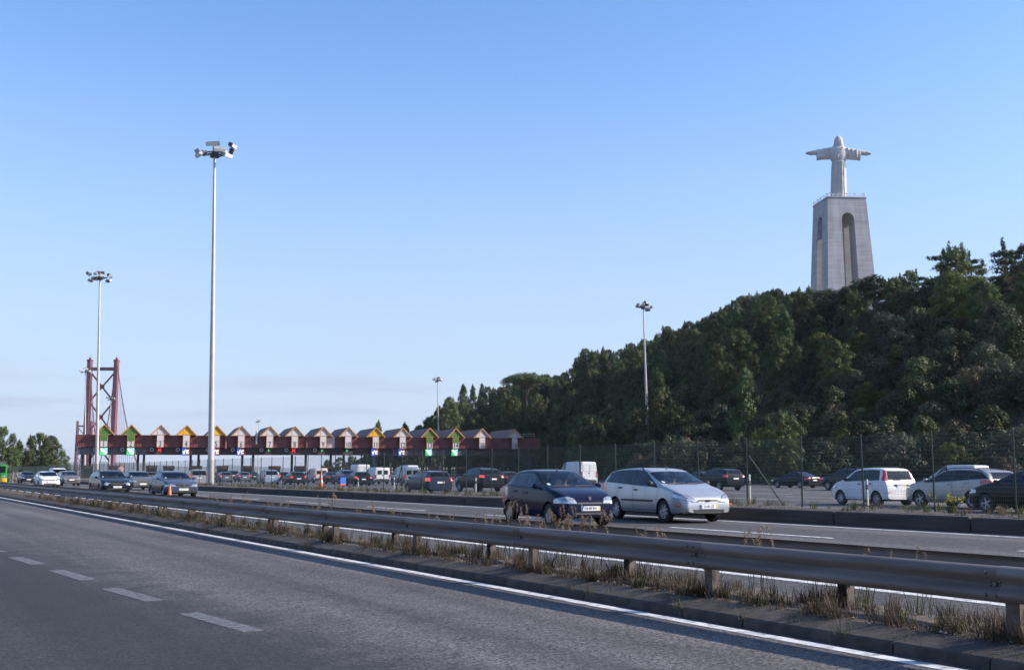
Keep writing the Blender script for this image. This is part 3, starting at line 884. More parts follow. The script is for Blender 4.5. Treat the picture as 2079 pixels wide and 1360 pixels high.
# lit lane signs hanging under the fascia
def lane_sign(i, kind):
    x = lane_x[i]; zc = gz(x, BOT) - 0.88 + 0.3
    words = {'v': 'green lit lane sign with a white diagonal stripe hanging under number %s', 'vc': 'blue and brown lit lane sign hanging under number %s', 'x': 'small lit red cross signal hanging under number %s', 'a': 'small lit green arrow signal hanging under number %s'}
    if kind in ('v', 'vc'):
        r = empty('lane_sign', GW(x, -.35, zc), RA); tag(r, words[kind] % WORD[i], 'sign', 'lit signs hanging under the toll canopy')
        b = MB(); b.box(-.78, .78, 0, .3, -.78, .78); b.box(-.06, .06, .05, .2, .78, .9); b.build('case', M['s_case'], r)
        if kind == 'v':
            b = MB(); b.box(-.72, .72, -.03, -.002, -.72, .72); b.build('face', M['s_green'], r)
            b = MB(); b.prism([(-.1, .72), (.72, .72), (.72, -.55)], 1, -.034, -.031); b.build('blue_corner', M['s_cyan'], r)
            b = MB(); b.prism([(-.72, .5), (-.25, .72), (.62, -.3), (.3, -.72), (.02, -.45)], 1, -.04, -.036); b.build('stripe', M['s_white'], r)
        else:
            b = MB(); b.box(-.72, .0, -.03, -.002, -.72, .72); b.build('face', M['s_blue'], r)
            b = MB(); b.box(.004, .72, -.03, -.002, -.72, .72); b.build('face', M['s_brown'], r)
            b = MB(); b.prism([(-.62, .12), (-.5, .18), (-.38, -.2), (-.12, .45), (.0, .42), (-.3, -.5), (-.44, -.5)], 1, -.036, -.032); b.build('tick', M['s_white'], r)
            b = MB(); b.prism([(.12, .32), (.6, .32), (.6, .1), (.32, .1), (.32, -.2), (.6, -.2), (.6, -.42), (.12, -.42)], 1, -.036, -.032); b.build('letter', M['s_white'], r)
    else:
        r = empty('lane_signal', GW(x - .1, -.3, zc + .33), RA); tag(r, words[kind] % WORD[i], 'signal', 'lit signals hanging under the toll canopy')
        b = MB(); b.box(-.45, .45, 0, .25, -.45, .45); b.build('case', M['s_case'], r)
        b = MB()
        if kind == 'x':
            for s in (-1, 1): b.bar((-s * .3, -.03, -.3), (s * .3, -.03, .3), .05, .16)
            b.build('cross', M['s_red'], r)
        else:
            b.prism([(-.09, .3), (.09, .3), (.09, -.02), (.26, -.02), (0, -.32), (-.26, -.02), (-.09, -.02)], 1, -.04, -.005); b.build('arrow', M['s_arrow'], r)
for i, k in enumerate(['v', 'v', 'x', 'vc', 'vc', 'vc', 'a', 'x', 'a', 'a', 'vc', 'vc', 'v', 'v', None, None]):
    if k: lane_sign(i, k)
# round plates left of the lanes
for i in (0, 1, 2, 3, 4, 5, 6, 7, 8):
    x = lane_x[i] - 1.55; zc = gz(x, BOT) - 0.2
    r = empty('round_sign', GW(x, -.2, zc), RA); tag(r, 'round white-rimmed plate on the beam left of number %s' % WORD[i], 'sign', 'round plates on the toll beam')
    b = MB(); b.smooth = True; b.tube((0, -.06, 0), (0, 0.1, 0), .4, .4, 20); b.build('rim', M['marker'], r)
    b = MB(); b.box(-.2, .2, -.075, -.062, -.2, .2); b.build('black_square', M['ink'], r)
# toll booths
booth_u = [176, 232, 307, 342, 398, 451, 503, 557, 609, 664, 716, 770, 822, 876, 932, 987]
for k, u in enumerate(booth_u):
    x = su(u, 5)
    r = empty('toll_booth', GW(x, 5, 0.3), RA); tag(r, 'small brown toll booth under the canopy, near lane number %s' % WORD[k], 'toll booth', 'booths under the toll canopy')
    b = MB(); b.bbox(-1.0, 1.0, -1.6, 1.6, 0, 1.05, .03); b.build('base_panel', M['booth'], r)
    b = MB(); b.box(-.95, .95, -1.55, 1.55, 1.06, 2.1); b.build('window', M['s_case'], r)
    for sx in (-1, 1):
        for sy in (-1, 1):
            b = MB(); b.box(sx * .97 - .05, sx * .97 + .05, sy * 1.57 - .05, sy * 1.57 + .05, 1.04, 2.12); b.build('corner_post', M['booth'], r)
    b = MB(); b.bbox(-1.1, 1.1, -1.75, 1.75, 2.12, 2.75, .05); b.build('roof', M['booth'], r)
    b = MB(); b.box(-.8, .8, -1.77, -1.752, 2.25, 2.6); b.build('trim_strip', M['booth_trim'], r)
    b = MB(); b.bbox(-1.25, 1.25, -9, 4, -.02, .18, .04); b.build('island', M['concrete'], r)
# striped posts guarding the booths of the right-hand lanes
b = MB()
for q in range(7):
    b.mat = q % 2
    b.tube((0, 0, q * .3), (0, 0, q * .3 + .3), .075, None, 8, caps=(q == 6))
sp_me = b.mesh('striped_post'); sp_me.materials.append(M['ink']); sp_me.materials.append(mat('stripe_yellow_white', (0.75, 0.7, 0.5), 0.6))
for u in (693, 750, 790, 796, 806, 812, 846, 853, 862, 868, 901, 907, 917, 922, 956, 963, 969, 978, 1016, 1031):
    o = mesh_obj('striped_post', sp_me, None, GW(su(u, -6), -6, 0.3 + .55))
    tag(o, 'black and pale banded guard post in front of the toll booths', 'bollard', 'striped guard posts at the toll booths')
    q = MB(); q.bbox(-.16, .16, -.16, .16, -.56, 0.02, .02); q.build('footing', M['concrete'], o)

# ================================================================== LIGHT MASTS
def mast_proto():
    r = empty('light_mast')
    b = MB(); b.smooth = True
    ra = lambda z: 0.30 - 0.0066 * z
    pf = []
    for k in range(4):
        z0, z1 = k * 7.5, (k + 1) * 7.5
        pf += [(ra(z0), z0), (ra(z1), z1 - .001)] + ([(ra(z1) + .012, z1)] if k < 3 else [])
    b.lathe(pf, 18)
    b.tube((0, 0, 0), (0, 0, .08), .48, .48, 16)
    b.build('pole', M['mast'], r)
    b = MB()
    b.tube((0, 0, 29.7), (0, 0, 30.15), .42, .30, 12)
    for k in range(9):
        a0, a1 = 2 * math.pi * k / 9, 2 * math.pi * (k + 1) / 9
        b.tube((0.85 * math.cos(a0), 0.85 * math.sin(a0), 30.0), (0.85 * math.cos(a1), 0.85 * math.sin(a1), 30.0), .05, None, 6)
        b.tube((.1 * math.cos(a0), .1 * math.sin(a0), 29.95), (1.12 * math.cos(a0), 1.12 * math.sin(a0), 30.05), .05, None, 6)
    b.tube((0, 0, 30), (0, 0, 30.9), .16, .12, 8)
    b.tube((.25, .1, 30.2), (.35, .15, 31.6), .02, .01, 5)
    b.build('head_frame', M['flood_dark'], r)
    rr = random.Random(3)
    for k, (an, rad, up, w, dn) in enumerate(((20, 1.55, .3, .55, 30), (62, 1.3, .35, .5, 35), (100, 1.2, .1, .5, 25), (150, 1.5, .25, .45, 40), (185, 1.6, .15, .45, 30), (215, 1.5, -.45, .9, 35), (265, .5, .85, 1.05, 20), (300, 1.5, -.05, .95, 40), (335, 1.5, -.5, .95, 30), (352, 1.75, .65, .9, 25))):
        A = R(an)
        rad, up, w = rad * .98, up * .85, w * .72
        T = Matrix.Translation((rad * math.cos(A), rad * math.sin(A), 30.1 + up)) @ Matrix.Rotation(A, 4, 'Z') @ Matrix.Rotation(R(dn), 4, 'Y')
        b = MB(); b.bbox(-.24, .18, -w / 1.25, w / 1.25, -.18, .18, .05, T)
        b.tube(T @ Vector((-.2, 0, -.2)), (rad * .8 * math.cos(A), rad * .8 * math.sin(A), 30.0), .03, None, 5)
        fl = b.build('floodlight', M['flood'] if k % 3 else M['flood_dark'], r)
        b = MB(); b.box(.182, .19, -w / 1.4, w / 1.4, -.14, .14, T); b.build('lens', M['lens'], fl)
    return r
mast0 = mast_proto()
def place_mast(i, u0, v0, u1, v1, Y, lab, rot, hz=None):
    m = mast0 if i == 0 else copy_tree(mast0)
    base, top = P(u0, v0, Y), P(u1, v1, Y)
    base.z = 0.3
    d = top - base
    m.location = base
    s = d.length / 30.6
    m.scale = (s, s, s) if i else (s * 1.0, s * 1.0, s)
    q = Vector((0, 0, 1)).rotation_difference(d.normalized())
    m.rotation_mode = 'QUATERNION'
    from mathutils import Quaternion
    m.rotation_quaternion = q @ Quaternion((0, 0, 1), R(rot))
    tag(m, lab, 'light mast', 'floodlight masts around the toll plaza')
place_mast(0, 428, 988, 436, 300, 97, 'tallest grey floodlight mast, in front of toll gable number five', 0)
place_mast(1, 196, 975, 203, 556, 155, 'floodlight mast in front of toll gable number one and the bridge tower', 200)
place_mast(2, 1318, 972, 1306, 617, 186, 'floodlight mast in front of the dark wooded slope', 75)
place_mast(3, 892, 965, 888, 768, 318, 'floodlight mast rising behind toll gable number thirteen', 130)
place_mast(4, 172, 965, 174, 750, 300, 'floodlight mast beside the left leg of the bridge tower', 40)
place_mast(5, 222, 965, 225, 806, 410, 'distant floodlight mast seen between the legs of the bridge tower', 160)
place_mast(6, 524, 962, 525, 854, 560, 'very distant floodlight mast just above toll gable number seven', 300)

# ================================================================== SUSPENSION BRIDGE
bridge = empty('suspension_bridge', (0, 0, 0)); tag(bridge, 'red steel suspension bridge towers rising behind the left end of the toll canopy', 'bridge')
def tower(uL, uR, v_top, Y, k):
    pL, pR = P(uL, v_top, Y), P(uR, v_top, Y)
    zt = pL.z
    r = empty('bridge_tower', (0, 0, 0), 0, bridge)
    xs = (pL.x, P(uR, v_top, Y).x)
    lw0, lw1 = 4.4, 3.3
    for x in xs:
        b = MB()
        b.v = [(x - lw0 / 2, Y - 3.2, 0), (x + lw0 / 2, Y - 3.2, 0), (x + lw0 / 2, Y + 3.2, 0), (x - lw0 / 2, Y + 3.2, 0), (x - lw1 / 2, Y - 2.2, zt), (x + lw1 / 2, Y - 2.2, zt), (x + lw1 / 2, Y + 2.2, zt), (x - lw1 / 2, Y + 2.2, zt)]
        b.f = [(3, 2, 1, 0), (4, 5, 6, 7), (0, 1, 5, 4), (1, 2, 6, 5), (2, 3, 7, 6), (3, 0, 4, 7)]; b.m = [0] * 6; b.sm = [False] * 6
        b.box(x - 1.9, x + 1.9, Y - 2.6, Y + 2.6, zt - 1.2, zt + .4); b.box(x - .8, x + .8, Y - .8, Y + .8, zt + .4, zt + 2.0); b.tube((x, Y, zt + 2), (x, Y, zt + 4.4), .25, .1, 6)
        b.build('tower_leg', M['bridge'], r)
    x0, x1 = xs
    b = MB(); b.box(x0 + 1.5, x1 - 1.5, Y - 1.3, Y + 1.3, zt - 9.2, zt - 6.4); b.build('cross_beam', M['bridge'], r)
    levels = [zt - 10.5, zt - 36.5, zt - 63.5, zt - 90]
    for za, zb in zip(levels[:-1], levels[1:]):
        zb = max(zb, 0)
        b = MB()
        b.bar((x0 + 1.7, Y, za - 1), (x1 - 1.9, Y, zb + 1), 1.1, 1.2); b.bar((x1 - 1.7, Y + .02, za - 1), (x0 + 1.9, Y + .02, zb + 1), 1.1, 1.2)
        b.tube(((x0 + x1) / 2, Y - .9, (za + zb) / 2), ((x0 + x1) / 2, Y + .9, (za + zb) / 2), 1.9, None, 10)
        b.build('cross_brace', M['bridge'], r)
    return xs, zt
(tx0, tx1), tzt = tower(183, 237, 731, 950, 0)
(sx0, sx1), szt = tower(158, 186, 856, 1990, 1)
for k, (x, x2) in enumerate(((tx0, sx0), (tx1, sx1))):
    # backstay cable towards the anchorage on the near side, with hangers, and the main span
    end = P(203 if k == 0 else 283, 958, 640)
    pts = []
    for i in range(15):
        s = i / 14
        pts.append(Vector((x + (end.x - x) * s, 950 + (end.y - 950) * s, tzt + .3 + (end.z - tzt) * s - 9 * math.sin(math.pi * s))))
    b = MB(); b.path(pts, .42, 6); b.build('main_cable', M['bridge'], bridge)
    for p in pts[2:-2]:
        b = MB(); b.tube((p.x, p.y, p.z), (p.x, p.y, 0), .12, None, 4); b.build('hanger_cable', M['bridge'], bridge)
    pts = []
    for i in range(25):
        s = i / 24
        pts.append(Vector((x + (x2 - x) * s, 950 + 1040 * s, tzt + (szt - tzt) * s - 92 * 4 * s * (1 - s))))
    b = MB(); b.path(pts, .45, 6); b.build('main_cable', M['bridge'], bridge)

# ================================================================== MONUMENT ON THE HILL
def stone_mat(name, c, band):
    m = bpy.data.materials.new(name); m.use_nodes = True
    nt = m.node_tree; N = nt.nodes.new; LK = nt.links.new; b = nt.nodes['Principled BSDF']
    tc = N('ShaderNodeTexCoord')
    n = N('ShaderNodeTexNoise'); n.inputs['Scale'].default_value = 0.18; n.inputs['Detail'].default_value = 8
    LK(tc.outputs['Object'], n.inputs['Vector'])
    mp = N('ShaderNodeMapping'); mp.inputs['Scale'].default_value = (.05, .05, band); LK(tc.outputs['Object'], mp.inputs['Vector'])
    n2 = N('ShaderNodeTexNoise'); n2.inputs['Scale'].default_value = 1.0; n2.inputs['Detail'].default_value = 3; LK(mp.outputs['Vector'], n2.inputs['Vector'])
    mp3 = N('ShaderNodeMapping'); mp3.inputs['Scale'].default_value = (.55, .55, .03); LK(tc.outputs['Object'], mp3.inputs['Vector'])
    n3 = N('ShaderNodeTexNoise'); n3.inputs['Scale'].default_value = 1.0; n3.inputs['Detail'].default_value = 5; LK(mp3.outputs['Vector'], n3.inputs['Vector'])
    ad = N('ShaderNodeMath'); ad.operation = 'ADD'; LK(n.outputs['Fac'], ad.inputs[0]); LK(n2.outputs['Fac'], ad.inputs[1])
    ad2 = N('ShaderNodeMath'); ad2.operation = 'ADD'; LK(ad.outputs['Value'], ad2.inputs[0]); LK(n3.outputs['Fac'], ad2.inputs[1])
    r = N('ShaderNodeMapRange'); r.inputs['From Min'].default_value = 1.15; r.inputs['From Max'].default_value = 1.85; r.inputs['To Min'].default_value = .74; r.inputs['To Max'].default_value = 1.16
    LK(ad2.outputs['Value'], r.inputs['Value'])
    vm = N('ShaderNodeVectorMath'); vm.operation = 'SCALE'; vm.inputs[0].default_value = c; LK(r.outputs['Result'], vm.inputs['Scale'])
    LK(vm.outputs['Vector'], b.inputs['Base Color']); b.inputs['Roughness'].default_value = .9
    return m
M['pedestal'] = stone_mat('pedestal_concrete', (0.36, 0.345, 0.35), 2.2)
M['statue'] = stone_mat('statue_stone', (0.48, 0.45, 0.435), 0.6)
PY = 505.0
ped_top_z = P(1683, 401, PY - 10).z
ped_x = XU(1725, PY)
PED_H = ped_top_z - 46
PSI = R(5.0)
def boolean(ob, cutters):
    for c in cutters:
        md = ob.modifiers.new('cut', 'BOOLEAN'); md.operation = 'DIFFERENCE'; md.object = c; md.solver = 'EXACT'
    bpy.context.view_layer.update()
    me = bpy.data.meshes.new_from_object(ob.evaluated_get(bpy.context.evaluated_depsgraph_get()))
    ob.modifiers.clear(); old = ob.data; ob.data = me; bpy.data.meshes.remove(old)
    for c in cutters:
        d = c.data; bpy.data.objects.remove(c); bpy.data.meshes.remove(d)
ped = empty('monument_pedestal', (ped_x, PY, 46), PSI)
tag(ped, 'tall tapering grey concrete pedestal with arched openings on the wooded hilltop', 'pedestal')
st, sb_ = 18.6 / 2, 18.6 / 2 + PED_H * 0.0495
b = MB()
b.add([(-sb_, -sb_, 0), (sb_, -sb_, 0), (sb_, sb_, 0), (-sb_, sb_, 0), (-st, -st, PED_H), (st, -st, PED_H), (st, st, PED_H), (-st, st, PED_H)], [(3, 2, 1, 0), (4, 5, 6, 7), (0, 1, 5, 4), (1, 2, 6, 5), (2, 3, 7, 6), (3, 0, 4, 7)])
shaft = b.build('shaft', M['pedestal'], None)
bpy.context.view_layer.update()
def arch_cut(axis):
    hw0, hw1 = 3.9, 3.0
    zc = PED_H - 7.2 - hw1
    poly = [(-hw0, -5), (hw0, -5), (hw1, zc)] + [(hw1 * math.cos(a), zc + hw1 * math.sin(a)) for a in [math.pi * k / 14 for k in range(1, 14)]] + [(-hw1, zc)]
    q = MB(); q.prism(poly, axis, -40, 40)
    return q.build('cutter', M['pedestal'])
boolean(shaft, [arch_cut(0), arch_cut(1)])
shaft.parent = ped
b = MB(); b.bbox(-st - .25, st + .25, -st - .25, st + .25, PED_H + 0.003, PED_H + .55, .05); b.build('platform', M['pedestal'], ped)
b = MB()
for s in (-1, 1):
    for k in range(9):
        f = -st + .3 + k * (2 * st - .6) / 8
        for (x, y) in ((f, s * (st - .1)), (s * (st - .1), f)):
            b.tube((x, y, PED_H + .5), (x, y, PED_H + 1.9), .10, None, 5)
    for z in (1.2, 1.85):
        b.tube((-st + .1, s * (st - .1), PED_H + z), (st - .1, s * (st - .1), PED_H + z), .08, None, 5)
        b.tube((s * (st - .1), -st + .1, PED_H + z), (s * (st - .1), st - .1, PED_H + z), .08, None, 5)
b.build('railing', M['p_white'], ped)
for s in (-1, 1):
    for k in range(5):
        f = -st + 1.2 + k * (2 * st - 2.4) / 4
        for (x, y) in ((f, s * (st - .2)), (s * (st - .2), f)):
            b = MB(); b.bbox(x - .28, x + .28, y - .28, y + .28, PED_H + 1.95, PED_H + 2.35, .06); b.build('railing_lamp', M['p_white'], ped)
b = MB(); b.bbox(-4.4, 4.4, -4.4, 4.4, PED_H + .553, PED_H + 1.2, .1); b.build('plinth', M['pedestal'], ped)

# the robed figure, arms spread, seen from behind
statue = None
b = MB()
def ring(cx, cy, z, rx, ry, folds, amp, n=48, ph=0):
    out = []
    for i in range(n):
        a = 2 * math.pi * i / n
        f = 1 + amp * (0.6 * math.cos(folds * a + ph) + 0.4 * math.cos((folds * 1.7 // 1) * a + 1.3 + ph))
        out.append((cx + rx * f * math.cos(a), cy + ry * f * math.sin(a), z))
    return out
def closed(rows):
    b.grid(rows, close=True)
    n = len(rows[0]); tot = len(b.v)
    b.f.append(tuple(range(tot - n, tot))); b.m.append(0); b.sm.append(False)
    st0 = tot - n * len(rows)
    b.f.append(tuple(range(st0 + n - 1, st0 - 1, -1))); b.m.append(0); b.sm.append(False)
closed([ring(0.05, 0, z, rx, ry, 13, am) for z, rx, ry, am in ((-.2, 3.35, 2.9, .11), (4, 3.2, 2.75, .12), (9, 3.1, 2.6, .12), (14, 3.0, 2.45, .10), (16.4, 2.8, 2.25, .06), (17.3, 2.75, 2.15, .03))])
closed([ring(0, 0, z, rx, ry, 7, am, 48, 1) for z, rx, ry, am in ((16.6, 2.5, 2.0, 0), (17.4, 3.2, 2.4, .04), (18.6, 3.7, 2.55, .03), (20.5, 3.9, 2.5, .02), (22.3, 3.7, 2.2, .01), (23.2, 2.9, 1.8, 0), (23.8, 1.5, 1.3, 0))])
for s in (-1, 1):
    rows = []
    for x, zt_, zb_, ry in ((2.4, 23.3, 18.0, 2.0), (4.2, 23.0, 17.8, 1.7), (6.0, 22.7, 17.7, 1.5), (7.6, 22.4, 17.6, 1.4), (8.9, 22.25, 17.4, 1.45), (9.2, 22.2, 17.35, 1.42)):
        cz, rz_ = (zt_ + zb_) / 2, (zt_ - zb_) / 2
        rows.append([(s * x + (0.35 * math.sin(a * 3 + x)) * (.5 if x < 8.5 else 0), ry * math.cos(a) * (1 + .07 * math.sin(5 * a + x)), cz + rz_ * math.sin(a) * (1.0 if math.sin(a) > 0 else 1 + .03 * math.sin(9 * a))) for a in [2 * math.pi * i / 28 for i in range(28)]])
    closed(rows)
    # diagonal sleeve pleats
    for q, (xa, za, xb, zb_) in enumerate(((3.4, 22.6, 5.0, 18.8), (5.4, 22.2, 6.5, 18.6), (7.2, 21.9, 7.7, 18.4))):
        b.tube((s * xa, -1.55, za), (s * xb, -1.35, zb_), .34, .3, 8)
    b.tube((s * 8.6, 0, 20.9), (s * 11.2, 0, 20.7), 1.2, 1.0, 10)
    rows = [[(s * x, w * math.cos(a), 20.6 + h * math.sin(a)) for a in [2 * math.pi * i / 12 for i in range(12)]] for x, w, h in ((11.0, .9, .98), (11.9, 1.05, .95), (12.6, 1.05, .85), (12.9, 1.0, .78))]
    closed(rows)
    for q in range(4):
        b.tube((s * 12.7, -.66 + q * .44, 20.6), (s * (13.5 + (.3, .5, .45, .1)[q]), -.7 + q * .46, 20.45), .48, .34, 8)
    b.tube((s * 11.6, -.75, 20.6), (s * 12.6, -1.25, 20.85), .24, .16, 8)
b.tube((-.9, -2.45, 18.2), (1.6, -1.9, 22.9), .34, .3, 8)
b.tube((.9, -2.55, 16.8), (1.25, -2.75, .2), .33, .4, 8); b.tube((1.75, -2.1, 16.8), (2.2, -2.35, .2), .3, .38, 8); b.tube((-.4, -2.5, 16.6), (-.5, -2.85, .2), .25, .34, 8); b.tube((-1.6, -2.0, 16.6), (-1.8, -2.35, .2), .25, .34, 8)
closed([ring(-.15, .25, z, rx, ry, 5, 0, 24) for z, rx, ry in ((22.6, 1.1, 1.1), (23.9, 1.25, 1.25), (24.5, 1.45, 1.6), (25.6, 1.62, 1.85), (26.8, 1.5, 1.75), (27.6, 1.0, 1.2), (27.95, .45, .5))])
closed([ring(-.1, -.55, z, rx, ry, 11, .06, 44) for z, rx, ry in ((22.75, 2.35, 1.1), (23.4, 2.5, 1.25), (24.3, 2.05, 1.35), (25.6, 1.85, 1.45), (26.8, 1.65, 1.3), (27.7, 1.0, .9), (28.05, .3, .3))])
statue = b.build('statue', M['statue'], None, (ped_x - .35, PY, ped_top_z + 1.15))
md = statue.modifiers.new('fuse', 'REMESH'); md.mode = 'VOXEL'; md.voxel_size = 0.17; md.use_smooth_shade = True
md2 = statue.modifiers.new('soft', 'SMOOTH'); md2.iterations = 2; md2.factor = 0.5
bpy.context.view_layer.update()
me = bpy.data.meshes.new_from_object(statue.evaluated_get(bpy.context.evaluated_depsgraph_get()))
statue.modifiers.clear(); statue.data = me
statue.rotation_euler = (0, R(2.2), R(-6))
_ss = (P(1698, 277, PY).z - (ped_top_z + 1.15)) / 28.1
statue.scale = (_ss * .98, _ss * .98, _ss)
tag(statue, 'pale stone statue of a robed figure with outstretched arms atop the pedestal', 'statue')
# ================================================================== VEGETATION
F = {
 'pine': foliage('pine_needles', (0.036, 0.056, 0.019), (0.100, 0.140, 0.046), 0.5),
 'pine2': foliage('pine_needles_olive', (0.042, 0.056, 0.022), (0.115, 0.138, 0.050), 0.5),
 'cedar': foliage('cedar_needles', (0.022, 0.032, 0.022), (0.048, 0.062, 0.040), 0.5),
 'bright': foliage('fresh_leaves', (0.07, 0.105, 0.025), (0.16, 0.20, 0.055), 0.5, 0.35),
 'grey': foliage('grey_olive_leaves', (0.030, 0.038, 0.022), (0.085, 0.098, 0.055), 0.6),
 'dark': foliage('dark_scrub_leaves', (0.020, 0.030, 0.011), (0.062, 0.080, 0.028), 0.6),
 'yellow': foliage('yellow_green_leaves', (0.05, 0.068, 0.016), (0.13, 0.14, 0.032), 0.8, 0.35),
 'dry': foliage('dry_scrub', (0.06, 0.046, 0.032), (0.12, 0.095, 0.06), 0.8),
 'straw': foliage('straw', (0.060, 0.046, 0.030), (0.155, 0.120, 0.076), 1.5, 0.35),
 'grass': foliage('verge_grass', (0.045, 0.055, 0.020), (0.115, 0.11, 0.042), 1.5, 0.35),
 'plume': foliage('seed_heads', (0.15, 0.105, 0.065), (0.29, 0.215, 0.135), 3, 0.4),
 'white': foliage('white_blossom', (0.22, 0.23, 0.17), (0.45, 0.45, 0.38), 3, 0.3),
 'flower': foliage('yellow_petals', (0.50, 0.40, 0.02), (0.62, 0.50, 0.04), 3, 0.3),
}
def unit(v): return v / np.maximum(1e-9, np.linalg.norm(v, axis=1, keepdims=True))
def quads_mesh(name, c, t1, t2, mats, midx=None):
    """one mesh of many small leaf quads (a pointed kite each)"""
    n = len(c)
    v = np.empty((n, 4, 3))
    v[:, 0] = c - t1; v[:, 1] = c + t2; v[:, 2] = c + t1; v[:, 3] = c - t2
    me = bpy.data.meshes.new(name)
    me.vertices.add(n * 4); me.loops.add(n * 4); me.polygons.add(n)
    me.vertices.foreach_set('co', v.reshape(-1))
    me.loops.foreach_set('vertex_index', np.arange(n * 4, dtype=np.int32))
    me.polygons.foreach_set('loop_start', np.arange(0, n * 4, 4, dtype=np.int32))
    me.polygons.foreach_set('loop_total', np.full(n, 4, dtype=np.int32))
    if midx is not None: me.polygons.foreach_set('material_index', midx.astype(np.int32))
    me.update(calc_edges=True)
    for m in mats: me.materials.append(m)
    return me
def crown_mesh(name, clumps, per, ln, wd, m, spread=0.75, up=0.15):
    C, T1, T2 = [], [], []
    for (cx, cy, cz, rx, ry, rz_) in clumps:
        k = max(8, int(per * (rx * ry * rz_) ** (1 / 3) ** 1))
        d = unit(RNG.normal(size=(k, 3)))
        rad = RNG.uniform(0.35, 1.0, size=(k, 1)) ** 0.6 * RNG.uniform(.8, 1.12, size=(k, 1))
        p = d * rad * np.array([rx, ry, rz_]) + np.array([cx, cy, cz])
        nr = unit(d + RNG.normal(size=(k, 3)) * spread * .45 + np.array([0, 0, .3]))
        w_ = d * .4 + RNG.normal(size=(k, 3)) * .7 + np.array([0, 0, up])
        t = unit(w_ - nr * (w_ * nr).sum(1, keepdims=True))
        s = np.cross(nr, t)
        sz = RNG.uniform(.65, 1.35, size=(k, 1))
        C.append(p); T1.append(t * ln / 2 * sz); T2.append(s * wd / 2 * sz)
    return quads_mesh(name, np.concatenate(C), np.concatenate(T1), np.concatenate(T2), [m])
def trunk_mesh(H, r, limbs, bend=0.3):
    b = MB(); b.smooth = True
    pts = []
    for i in range(6):
        s = i / 5
        pts.append(Vector((bend * math.sin(s * 2.4), bend * .6 * math.sin(s * 3.1 + 1) - bend * .5, H * s)))
    for i in range(5): b.tube(pts[i], pts[i + 1], r * (1 - .15 * i), r * (1 - .15 * (i + 1)), 7, caps=(i == 0))
    for (x, y, z) in limbs:
        s = max(.25, min(.95, (z / H) * .8)); k = min(4, int(s * 5)); f = s * 5 - k
        p = pts[k].lerp(pts[k + 1], f)
        mid = p.lerp(Vector((x, y, z)), .5) + Vector((0, 0, .25))
        b.tube(p, mid, r * .32, r * .22, 5); b.tube(mid, (x, y, z), r * .22, r * .08, 5)
    me = b.mesh('trunk', fix=False); me.materials.append(M['bark'])
    return me
def clumps_env(n, H, zlo, prof, cr, flat=0.75, seed=0):
    """clumps over an envelope prof(s) = radius at relative height s"""
    rr = random.Random(seed); out = []
    for i in range(n):
        s = (i + rr.random()) / n
        R_ = prof(s)
        an = i * 2.39996 + rr.uniform(-.5, .5)
        rad = R_ * rr.uniform(.35, 1.0)
        c = cr * rr.uniform(.65, 1.3) * (1.0 - .35 * s)
        out.append((rad * math.cos(an), rad * math.sin(an), zlo + (H - zlo) * s, c, c, c * flat * rr.uniform(.8, 1.2)))
    return out
PROTO = {}
def proto(key, H, cl, per, ln, wd, m, r, nlimb=10, **kw):
    PROTO.setdefault(key, []).append((crown_mesh('crown', cl, per, ln, wd, m, **kw), trunk_mesh(H * .88, r, [c[:3] for c in cl[::max(1, len(cl) // nlimb)]]), H))
# Aleppo pines: ragged egg-shaped crowns
for sd, fm in ((1, 'pine'), (2, 'pine2'), (3, 'pine'), (4, 'pine2')):
    pr = lambda s, q=sd: (3.7 + .5 * math.sin(q)) * (1 - s ** 2.2) ** .6 * (.55 + .9 * min(.5, s)) + .2
    cl = clumps_env(52, 10, 1.2, pr, 1.3, .8, sd)
    r3 = random.Random(sd + 70)
    for k in range(16):                       # upright leading shoots that ragged the outline
        c = cl[r3.randrange(10, 52)]; cl.append((c[0] * 1.08, c[1] * 1.08, c[2] + c[5] * .9, .28, .28, .75))
    proto('pine', 10, cl, 190, .46, .12, F[fm], .22, up=.9)
# taller pointed pines
for sd in (11, 12, 13):
    pr = lambda s: 2.9 * (1 - s) ** .8 + .15
    cl = clumps_env(50, 11.6, 1.2, pr, 1.1, .9, sd)
    r3 = random.Random(sd + 70)
    for k in range(18):
        c = cl[r3.randrange(8, 50)]; cl.append((c[0] * 1.1, c[1] * 1.1, c[2] + c[5] * .9, .25, .25, .8))
    cl.append((0, 0, 11.9, .22, .22, .9))
    proto('tall_pine', 12, cl, 185, .46, .12, F['pine'], .22, up=.9)
# umbrella pine
cl = []
rr = random.Random(5)
for i in range(46):
    an, rad = i * 2.4, 6.3 * math.sqrt((i + .5) / 46)
    cl.append((rad * math.cos(an), rad * math.sin(an), 8.6 + 2.6 * math.sqrt(max(0, 1 - (rad / 6.9) ** 2)) + rr.uniform(-.3, .2), 1.5, 1.5, .95))
proto('umbrella_pine', 11, cl, 150, .5, .13, F['pine'], .4, 16, up=.6)
